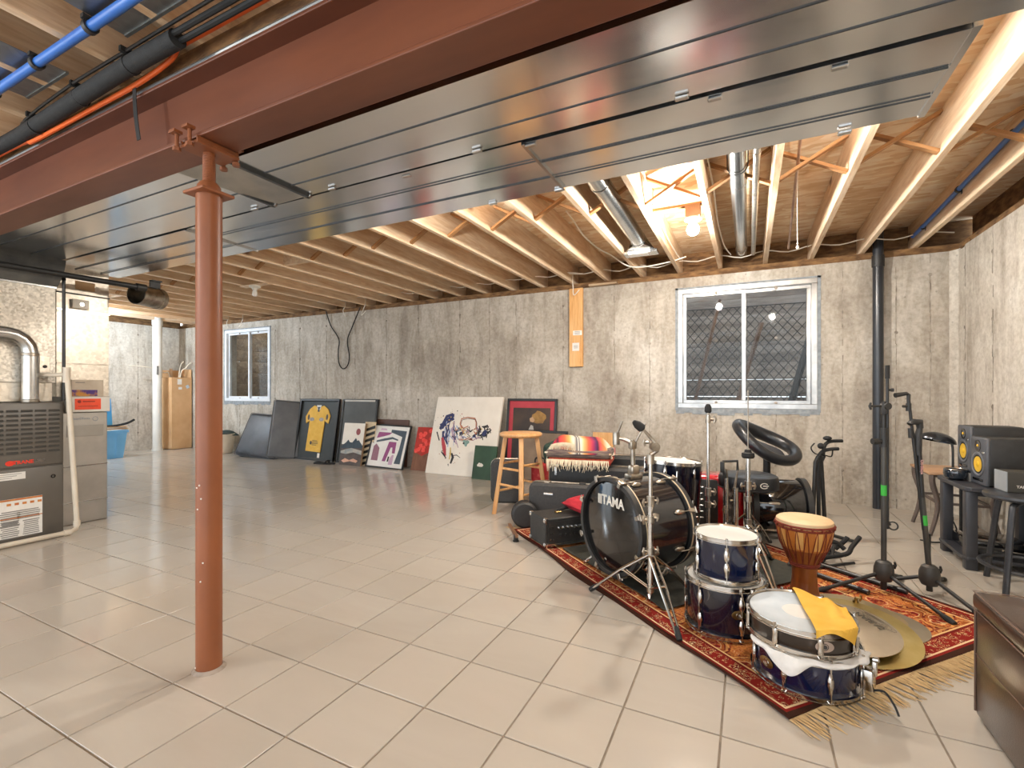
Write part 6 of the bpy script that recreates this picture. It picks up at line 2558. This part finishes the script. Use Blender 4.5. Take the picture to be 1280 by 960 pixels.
m1 = thing('microphone_stand', 'tall black microphone stand with green tape and folded boom by the window', 'stand', (.64, 3.11, .0105))
tripod_base(m1, [(.19, -.29, .004), (-.30, -.14, .004), (.14, .29, -.004)], .115)
q = MB()
q.cyl((0, 0, .12), (0, 0, .82), .0125, n=14)
q.build('lower_pole', M('grey_pole', '#3d3b38', '#494743', .4, .2, scale=5), m1)
q = MB()
q.cyl((0, 0, .80), (0, 0, .86), .017, n=14)
q.cyl((0, 0, .76), (0, 0, .80), .0165, .0145, n=14)
q.build('clutch', black_plastic, m1)
q = MB()
q.cyl((0, 0, .86), (0, 0, 1.0), .0085, n=12)
q.build('upper_pole', black_metal, m1)
q = MB()
q.cyl((0, 0, .505), (0, 0, .56), .0132, n=14)
q.build('tape_band', green_tape, m1)
BO = CR * .019
q = MB()
q.cyl(BO + Vector((0, 0, .33)), BO + Vector((0, 0, 1.18)), .007, n=10)
q.build('boom_arm', black_metal, m1)
q = MB()
q.cyl(BO + Vector((0, 0, 1.12)), BO + Vector((0, 0, 1.19)), .0105, n=12)
q.build('boom_grip', black_rubber, m1)
q = MB()
P0 = Vector((0, 0, .975))
q.cyl(P0 - CF * .02 + CR * .01, P0 + CF * .02 + CR * .01, .018, n=14)
q.rbox(tuple(P0 + Vector((0, 0, -.02))), (.024, .024, .05), .004)
q.cyl(P0 + CR * -.01, P0 + CR * -.055, .005, n=8)
wing(q, P0 + CR * -.05, -CR, 1.0)
q.build('boom_clamp', black_plastic, m1)
q = MB()
q.cyl(P0 + Vector((0, 0, .085)) + BO, P0 + Vector((0, 0, .085)) + BO + CR * .026, .006, n=8)
q.rbox(tuple(P0 + Vector((0, 0, .085)) + BO + CR * .026), (.014, .014, .018), .003)
q.build('side_knob', black_plastic, m1)
q = MB()
T = Vector((0, 0, .79))
q.cyl(T, T + CR * -.04, .008, n=8)
q.cyl(T + CR * -.03, T + CR * -.06, .016, n=10)
q.build('clutch_knob', black_plastic, m1)
q = MB()
q.torus(BO + CR * .03 + Vector((0, 0, .345)), .02, .004, RX(PI / 2 - .3), 20, 6)
q.tube([BO + Vector((0, 0, .37)), BO + CR * .012 + Vector((0, 0, .35))], .008, 8)
q.build('cable_clip', black_plastic, m1)

m2 = thing('microphone_stand', 'shorter leaning black microphone stand with green tape and bent boom', 'stand', (.848, 3.19, .0105))
tripod_base(m2, [(.13, -.25, .004), (-.22, .06, .004), (.14, .29, -.006)], .10)
tl_ = -CR * .062
q = MB()
q.cyl((0, 0, .10), tuple(tl_ * .62 + Vector((0, 0, .5))), .0125, n=14)
q.build('lower_pole', bpy.data.materials['grey_pole'], m2)
q = MB()
q.cyl(tuple(tl_ * .62 + Vector((0, 0, .5))), tuple(tl_ * .95 + Vector((0, 0, .82))), .0115, n=12)
q.build('upper_pole', black_metal, m2)
q = MB()
ax_ = (tl_ * .62 + Vector((0, 0, .4))).normalized()
q.cyl(tuple(tl_ * .395 + Vector((0, 0, .355))), tuple(tl_ * .47 + Vector((0, 0, .407))), .0133, n=14)
q.build('tape_band', green_tape, m2)
q = MB()
top = tl_ * .95 + Vector((0, 0, .82))
q.tube([top + Vector((0, 0, -.1)), top + Vector((0, 0, -.0)), top + Vector((0, 0, .04)) + CR * .008], [.016, .018, .013], 12)
q.tube([top + Vector((0, 0, .04)) + CR * .01, top + Vector((0, 0, .072)) + CR * .006, top + Vector((0, 0, .075)) + CR * -.03, top + Vector((0, 0, .06)) + CR * -.045], [.015, .019, .017, .014], 12)
q.build('swivel', black_plastic, m2)
q = MB()
b0, b1 = top + CR * -.05 + Vector((0, 0, .20)), tl_ * .3 + CR * -.012 + Vector((0, 0, .33))
q.cyl(b0, b1, .007, n=10)
q.build('boom_arm', black_metal, m2)
q = MB()
q.tube([b0 + Vector((0, 0, -.03)), b0 + Vector((0, 0, .015)) , b0 + CR * -.01 + Vector((0, 0, .022)), b0 + CR * -.07 + Vector((0, 0, .012))], [.008, .009, .009, .013], 10)
q.cyl(b0 + Vector((0, 0, -.07)), b0 + Vector((0, 0, -.03)), .012, n=10)
q.cyl(b0 + Vector((0, 0, -.045)), b0 + Vector((0, 0, -.045)) - CR * .03, .007, n=8)
q.build('boom_head', black_plastic, m2)
q = MB()
q.cyl(b0 + Vector((0, 0, -.21)) + CR * .012, b0 + Vector((0, 0, -.16)) + CR * .009, .011, n=10)
q.build('boom_collar', black_plastic, m2)
q = MB()
text_mb(q, 'On-Stage', .020, frame(tl_ * .80 + Vector((0, 0, .66)) - CF * .0125, tuple(-(Vector((0, 0, 1)) + tl_ * .1)), tuple(CR)), bold=.0006)
q.build('lettering', M('red_white_print', '#d9b5b0', '#c98f8a', .5, scale=30), m2)
q = MB()
q.cyl((.01, .05, .02), (.012, .045, .30), .007, n=8)
q.build('short_brace', black_metal, m2)

gs = thing('guitar_stand', 'black tubular triple guitar stand behind the djembe', 'stand', (.47, 4.02, 0))
tops = []
for k, dx in enumerate((-.045, .0, .045)):
    q = MB()
    b = CR * (dx * 1.5) + CF * (.03 * k)
    t_ = CR * (dx * .75 - .01) + CF * (.02 * k)
    q.tube([b + Vector((0, 0, .03)), t_ + Vector((0, 0, .56)), t_ + CR * .02 + Vector((0, 0, .60))], .0135, 10)
    q.build('upright', black_metal, gs)
q = MB()
H0 = Vector((0, 0, .60))
q.tube(smooth_path([H0 + CR * -.03 + Vector((0, 0, -.02)), H0 + CR * .0 + Vector((0, 0, .03)), H0 + CR * .05 + Vector((0, 0, .05)), H0 + CR * .12 + Vector((0, 0, .055))], 4), .0125, 9)
q.build('yoke', black_rubber, gs)
q = MB()
q.tube(smooth_path([H0 + CR * .01 + Vector((0, 0, .01)), H0 + CR * .05 + CF * .04 + Vector((0, 0, .075)), H0 + CR * .10 + CF * .06 + Vector((0, 0, .10)), H0 + CR * .19 + CF * .06 + Vector((0, 0, .105))], 4), .0125, 9)
q.build('yoke', black_rubber, gs)
q = MB()
q.sphere(H0 + CR * -.005 + Vector((0, 0, .075)), .022, n=12, k=7)
q.sphere(H0 + CR * .075 + CF * .05 + Vector((0, 0, .125)), .024, n=12, k=7, sc=(1.2, 1, .7))
q.build('knob', black_rubber, gs)
q = MB()
q.tube(smooth_path([H0 + CR * -.05 + Vector((0, 0, .095)), H0 + CR * -.075 + Vector((0, 0, .06)), H0 + CR * -.045 + Vector((0, 0, .02)), H0 + CR * .02 + Vector((0, 0, .01)), H0 + CR * .07 + Vector((0, 0, .0)), H0 + CR * .08 + Vector((0, 0, .05))], 4), .0045, 6)
q.build('strap_band', black_rubber, gs)
for k in range(3):
    a = .1 + 2.1 * k
    q = MB()
    q.tube([Vector((0, 0, .06)), Vector((.20 * math.cos(a), .20 * math.sin(a), .014))], .012, 8)
    q.build('leg', black_metal, gs)

g2 = thing('folded_guitar_stand', 'black folded guitar stand lying on the floor right of the djembe', 'stand', (.56, 3.55, 0), rotz=0)
def GP(dx, df, z): return CR * dx + CF * df + Vector((0, 0, z))
for pts in ([GP(-.20, -.05, .055), GP(-.02, 0, .06), GP(.03, .02, .10), GP(.10, .05, .15)],
            [GP(-.20, .05, .12), GP(-.06, .05, .12), GP(-.01, .03, .08)],
            [GP(-.02, .10, .06), GP(.03, .08, .12), GP(.045, .08, .14)]):
    q = MB()
    q.tube(smooth_path(pts, 4), .014, 9)
    q.build('yoke', black_rubber, g2)
for pts in ([GP(-.30, -.12, .02), GP(.0, -.04, .02)], [GP(-.22, .12, .10), GP(-.02, .0, .05)], [GP(-.12, -.02, .06), GP(-.08, .02, .11)], [GP(-.18, -.02, .016), GP(-.02, .12, .06)]):
    q = MB()
    q.cyl(pts[0], pts[1], .009, n=8)
    q.build('tube', black_metal, g2)
for a, b, lb in (((.30, 3.45, .022), (.74, 3.12, .022), 'black tube lying across the far rug edge behind the djembe'),
                 ((.22, 3.30, .024), (.56, 3.02, .024), 'black tube lying on the rug nearest the djembe foot')):
    A, B = Vector(a), Vector(b)
    q = MB()
    q.cyl((0, 0, 0), B - A, .0125, n=10)
    q.tube([Vector((0, 0, 0)), (B - A).normalized() * .03], .0155, 10)
    tag(q.build('stand_tube', black_metal, None, a), lb, 'tube')

# ================================================================== DESK CORNER
desk_m = M('graphite_laminate', '#34353a', '#3d3e43', .4, 0, scale=6)
dk = thing('desk', 'low graphite desk with a bottom shelf standing by the right wall', 'desk', (1.37, 3.96, 0))
DM = TR(-1.37, -3.96, 0)
q = MB(DM)
q.prism([(1.18, 3.72), (1.59, 3.72), (1.59, 4.22), (1.18, 4.22), (1.155, 4.19), (1.155, 3.75)], .468, .495)
q.build('desktop', desk_m, dk, bevel=.004)
for x, y in ((1.19, 3.765), (1.19, 4.14), (1.56, 3.765), (1.56, 4.14)):
    q = MB(DM)
    q.rbox((x, y, .234), (.055, .06, .468), .006)
    q.build('leg', desk_m, dk)
q = MB(DM)
q.prism([(1.17, 3.73), (1.59, 3.73), (1.59, 4.20), (1.20, 4.20), (1.155, 4.16), (1.15, 3.76)], .058, .078)
q.build('lower_shelf', desk_m, dk, bevel=.004)
q = MB(DM)
q.bb(1.22, 1.56, 3.76, 4.12, .44, .468)
q.build('apron', desk_m, dk)
kb = thing('black_pedal_case', 'flat black device lying on the lower shelf of the desk', 'device', (1.36, 3.95, .078))
q = MB()
q.rbox((.0, .06, .035), (.30, .26, .07), .012)
q.build('body', black_gloss, kb)
q = MB()
q.rbox((-.05, -.12, .022), (.16, .08, .044), .01)
q.build('treadle', black_plastic, kb)
q = MB()
q.cyl((-.02, -.17, .05), (.14, -.12, .02), .006, n=8)
q.build('chrome_bar', chrome, kb)
rs_ = thing('desk_riser', 'grey riser block on the desk under the far studio monitor', 'riser', (1.40, 4.07, .495))
q = MB()
q.rbox((0, 0, .027), (.30, .22, .054), .004)
q.build('block', M('grey_block', '#6d6a66', '#787571', .5, scale=5), rs_)
q = MB()
q.rbox((-.005, .0, .055), (.29, .21, .003), .001, seg=1)
q.build('pad', black_rubber, rs_)

ycone = M('yellow_cone', '#d9ac2c', '#e3b93a', .45, 0, scale=6)


def monitor(loc, rz, label):
    o = thing('studio_monitor', label, 'speaker', loc, rz)
    q = MB()                                        # front faces local -X
    q.rbox((.13, 0, .145), (.25, .186, .29), .014, seg=3)
    q.build('cabinet', black_plastic, o)
    q = MB()
    q.rbox((.004, 0, .145), (.022, .190, .29), .010, seg=3)
    bf_ = q.build('baffle', M('grey_baffle', '#4d4f54', '#585a5f', .4, scale=6) if 'grey_baffle' not in bpy.data.materials else bpy.data.materials['grey_baffle'], o)
    F = frame((-.007, 0, 0), (0, -1, 0), (0, 0, 1))
    q = MB(F @ TR(0, .125, 0))
    q.lathe([(.060, -.004), (.074, -.002), (.074, .004), (.066, .006), (.058, .002), (.060, -.004)], 36)
    q.build('surround_ring', M('silver_grey', '#7d8087', '#8a8d94', .35, .5, scale=6) if 'silver_grey' not in bpy.data.materials else bpy.data.materials['silver_grey'], bf_)
    q = MB(F @ TR(0, .125, 0))
    q.lathe([(.047, .001), (.052, .004), (.059, .001), (.047, -.004)], 36)
    q.build('rubber_surround', black_rubber, bf_)
    q = MB(F @ TR(0, .125, 0))
    q.lathe([(0, .005), (.014, .004), (.018, .0012), (.047, .0025), (.047, -.01), (0, -.01)], 36)
    q.build('woofer_cone', ycone, bf_)
    q = MB(F @ TR(0, .238, 0))
    q.lathe([(0, .003), (.010, .001), (.013, -.002), (.03, .003), (.034, .003), (.034, -.004), (0, -.004)], 28)
    q.build('tweeter', black_gloss, bf_)
    q = MB(F @ TR(0, .238, 0))
    q.lathe([(0, .007), (.006, .006), (.0095, .002), (0, .001)], 16)
    q.build('tweeter_dome', ycone, bf_)
    q = MB(F @ TR(0, .032, 0))
    q.rbox((0, 0, .001), (.12, .016, .006), .003)
    q.build('bass_port', black_gloss, bf_)
    q = MB(F @ TR(.06, .20, 0))
    q.rbox((0, 0, .001), (.03, .014, .004), .002)
    q.build('name_plate', steel_bright, bf_)
    return o


mo = monitor((1.265, 3.865, .4955), .06, 'nearer studio monitor with yellow cone on the desk')
dup(mo, (1.265, 4.085, .5525), (0, 0, .02), 'farther studio monitor with yellow cone on the grey riser')

bw_ = thing('glass_bowl', 'dark glossy bowl at the far corner of the desk', 'bowl', (1.20, 4.02, .4955))
q = MB()
q.lathe([(0, 0), (.035, 0), (.055, .015), (.062, .04), (.060, .062), (.055, .07), (.050, .066), (.054, .04), (.045, .018), (0, .012)], 32)
q.build('bowl', M('smoke_glass', '#1c222a', '#252c34', .06, 0, scale=4, coat=.8), bw_)
q = MB()
q.torus((0, 0, .068), .0545, .003, n=32, k=6)
q.build('metal_rim', chrome_dull, bw_)
lp = thing('desk_lamp', 'dark dome desk lamp with curved neck at the desk corner', 'lamp', (1.235, 4.185, .4955))
q = MB()
q.tube(smooth_path([(0, 0, .012), (.0, 0, .16), (-.005, .005, .215), (-.03, .01, .245), (-.06, .02, .245)], 5), .007, 10)
q.build('neck', black_metal, lp)
q = MB()
q.lathe([(0, 0), (.045, 0), (.045, .006), (.012, .014), (0, .014)], 24)
q.build('base', black_metal, lp)
LM = TR(-.075, .03, .228) @ RZ(YAW) @ RY(.22) @ Matrix.Diagonal((1.15, .9, .62, 1))
q = MB(LM)
prof = [(.098, .0)] + [(.098 * math.cos(a), .098 * math.sin(a)) for a in [PI / 2 * k / 9 for k in range(1, 9)]] + [(0, .098)]
q.lathe(prof + [(0, .094)] + [(r * .96, z * .96) for r, z in prof[-2::-1]], 32)
q.build('shade', M('gunmetal', '#3a3d42', '#474a50', .25, .8, scale=5), lp)
q = MB(LM)
q.sphere((0, 0, .03), .03, n=14, k=8)
q.build('bulb', M('frosted_bulb', '#b8b4ac', '#c5c1b9', .4), lp)

tb_ = thing('side_table', 'small wooden table with curved grey legs behind the desk', 'table', (1.40, 4.72, 0))
q = MB()
q.rbox((0, 0, .462), (.42, .46, .022), .006)
q.build('tabletop', M('pale_oak', '#b98f6c', '#c9a17c', .4, scale=5, stretch=(1, 8, 1)), tb_)
for sx in (-1, 1):
    for sy in (-1, 1):
        q = MB()
        b = Vector((sx * .185, sy * .205, 0))
        d = Vector((sx, sy * .2, 0)).normalized()
        pts = [b + d * .0 + Vector((0, 0, .455)), b + d * -.004 + Vector((0, 0, .38)), b + d * -.035 + Vector((0, 0, .25)), b + d * -.022 + Vector((0, 0, .13)), b + d * .012 + Vector((0, 0, .0))]
        q.tube(smooth_path(pts, 5), [.02 - .008 * abs(k / 20 - .1) for k in range(21)], 8)
        q.build('leg', M('grey_wood', '#5b4f49', '#6d6059', .5, scale=6) if 'grey_wood' not in bpy.data.materials else bpy.data.materials['grey_wood'], tb_)
q = MB()
for s in (-1, 1):
    q.bb(-.15, .15, s * .2 - .008, s * .2 + .008, .235, .252)
q.bb(-.155, -.14, -.2, .2, .235, .252)
q.bb(.14, .155, -.2, .2, .235, .252)
q.build('stretcher', bpy.data.materials['grey_wood'], tb_)
q = MB()
q.bb(-.17, .17, -.19, .19, .43, .452)
q.build('apron', bpy.data.materials['grey_wood'], tb_)

for loc, h, lb in (((1.33, 4.36, 0), .50, 'thin black pole on a foot standing between desk and side table'), ((1.50, 4.33, 0), .47, 'thin black pole with a collar standing behind the desk by the right wall')):
    po = thing('stand_pole', lb, 'stand', loc)
    q = MB()
    q.cyl((0, 0, .01), (0, 0, h), .0095, n=10)
    q.build('pole', black_metal, po)
    q = MB()
    q.cyl((0, 0, h * .78), (0, 0, h * .84), .016, n=10)
    q.build('collar', black_plastic, po)
    q = MB()
    q.lathe([(0, 0), (.06, 0), (.055, .012), (.012, .02), (0, .02)], 20)
    q.build('foot', black_metal, po)
for pts, lb in (([(1.1, 4.33, .006), (1.16, 4.30, .006), (1.24, 4.33, .006), (1.26, 4.25, .008), (1.22, 4.29, .03), (1.27, 4.30, .18), (1.24, 4.28, .22), (1.28, 4.27, .12), (1.27, 4.25, .008)], 'black cable hanging and coiled behind the far desk leg'),
                ([(1.38, 4.24, .006), (1.42, 4.27, .06), (1.45, 4.24, .075), (1.48, 4.26, .03), (1.52, 4.22, .05), (1.57, 4.25, .006)], 'black cable looped on the floor at the right wall')):
    pipe_thing('black_cable', lb, 'cable', smooth_path(pts, 6), .0045, black_rubber, 6, part='jacket')

# bar stool in front of the desk, box on it
ds = thing('metal_stool', 'black metal stool with a ring footrest in front of the desk', 'stool', (1.33, 3.48, 0))
gun = M('gunmetal_paint', '#3b3c3f', '#48494d', .35, .5, scale=8)
q = MB()
q.lathe([(0, .485), (.15, .485), (.168, .49), (.174, .50), (.172, .511), (.155, .517), (0, .517)], 40)
q.build('seat', gun, ds)
for a in (118, 228, 300, 48):
    a = math.radians(a)
    d = Vector((math.cos(a), math.sin(a), 0))
    q = MB()
    q.tube(smooth_path([d * .06 + Vector((0, 0, .478)), d * .125 + Vector((0, 0, .468)), d * .150 + Vector((0, 0, .43)), d * .185 + Vector((0, 0, .2)), d * .212 + Vector((0, 0, .0))], 4), .0145, 10)
    q.build('leg', gun, ds)
q = MB()
q.torus((0, 0, .13), .185, .0105, n=40, k=8)
q.build('footrest_ring', gun, ds)
gb = thing('black_box', 'dark grey boxed device with pale lettering resting on the metal stool', 'box', (1.255, 3.49, .5175), rotz=.05)
q = MB()
q.rbox((.16, .065, .055), (.32, .13, .11), .003, seg=1)
q.build('carton', M('graphite_card', '#37352f', '#403d37', .5, scale=6), gb)
q = MB()
q.rbox((.0, .065, .055), (.004, .128, .108), .001, seg=1)
q.build('grey_end', M('grey_card_end', '#8e9396', '#999da0', .5, scale=6), gb)
q = MB()
text_mb(q, 'GUITAR', .020, frame((.105, -.0012, .052), (1, 0, 0), (0, 0, 1)), bold=.0004)
text_mb(q, 'TANNENBAUM', .020, frame((.105, -.0012, .032), (1, 0, 0), (0, 0, 1)), bold=.0004)
q.build('lettering', white_print, gb)

# leather ottoman
lea = M('brown_leather', '#3a2a22', '#4a372d', .28, 0, scale=5, bump=.12, bscale=220, coat=.25)
ot = thing('leather_ottoman', 'dark brown leather storage ottoman at the right edge of the picture', 'ottoman', (.89, 1.84, 0))
q = MB()
q.rbox((0, 0, .185), (.45, .45, .35), .012, seg=3)
q.build('base', lea, ot)
q = MB()
q.rbox((0, 0, .382), (.465, .465, .055), .016, seg=3)
ld = q.build('lid', lea, ot)
q = MB()
for z in (.355, .409):
    r = .229
    q.tube([(-r, -r, z), (r, -r, z), (r, r, z), (-r, r, z)], .0042, 6, closed=True)
q.build('piping', M('leather_piping', '#5a4336', '#6b5244', .4, scale=8), ld)
q = MB()
q.tube([(-.2255, -.2255, .208), (.2255, -.2255, .208), (.2255, .2255, .208), (-.2255, .2255, .208)], .0025, 6, closed=True)
for s in (-1, 1):
    for t_ in (-1, 1):
        q.cyl((s * .2245, t_ * .2245, .02), (s * .2245, t_ * .2245, .35), .0035, n=6)
q.build('stitching', bpy.data.materials['leather_piping'], ot)
for s in (-1, 1):
    for t_ in (-1, 1):
        q = MB()
        q.rbox((s * .19, t_ * .19, .006), (.04, .04, .012), .003, seg=1)
        q.build('foot', black_plastic, ot)
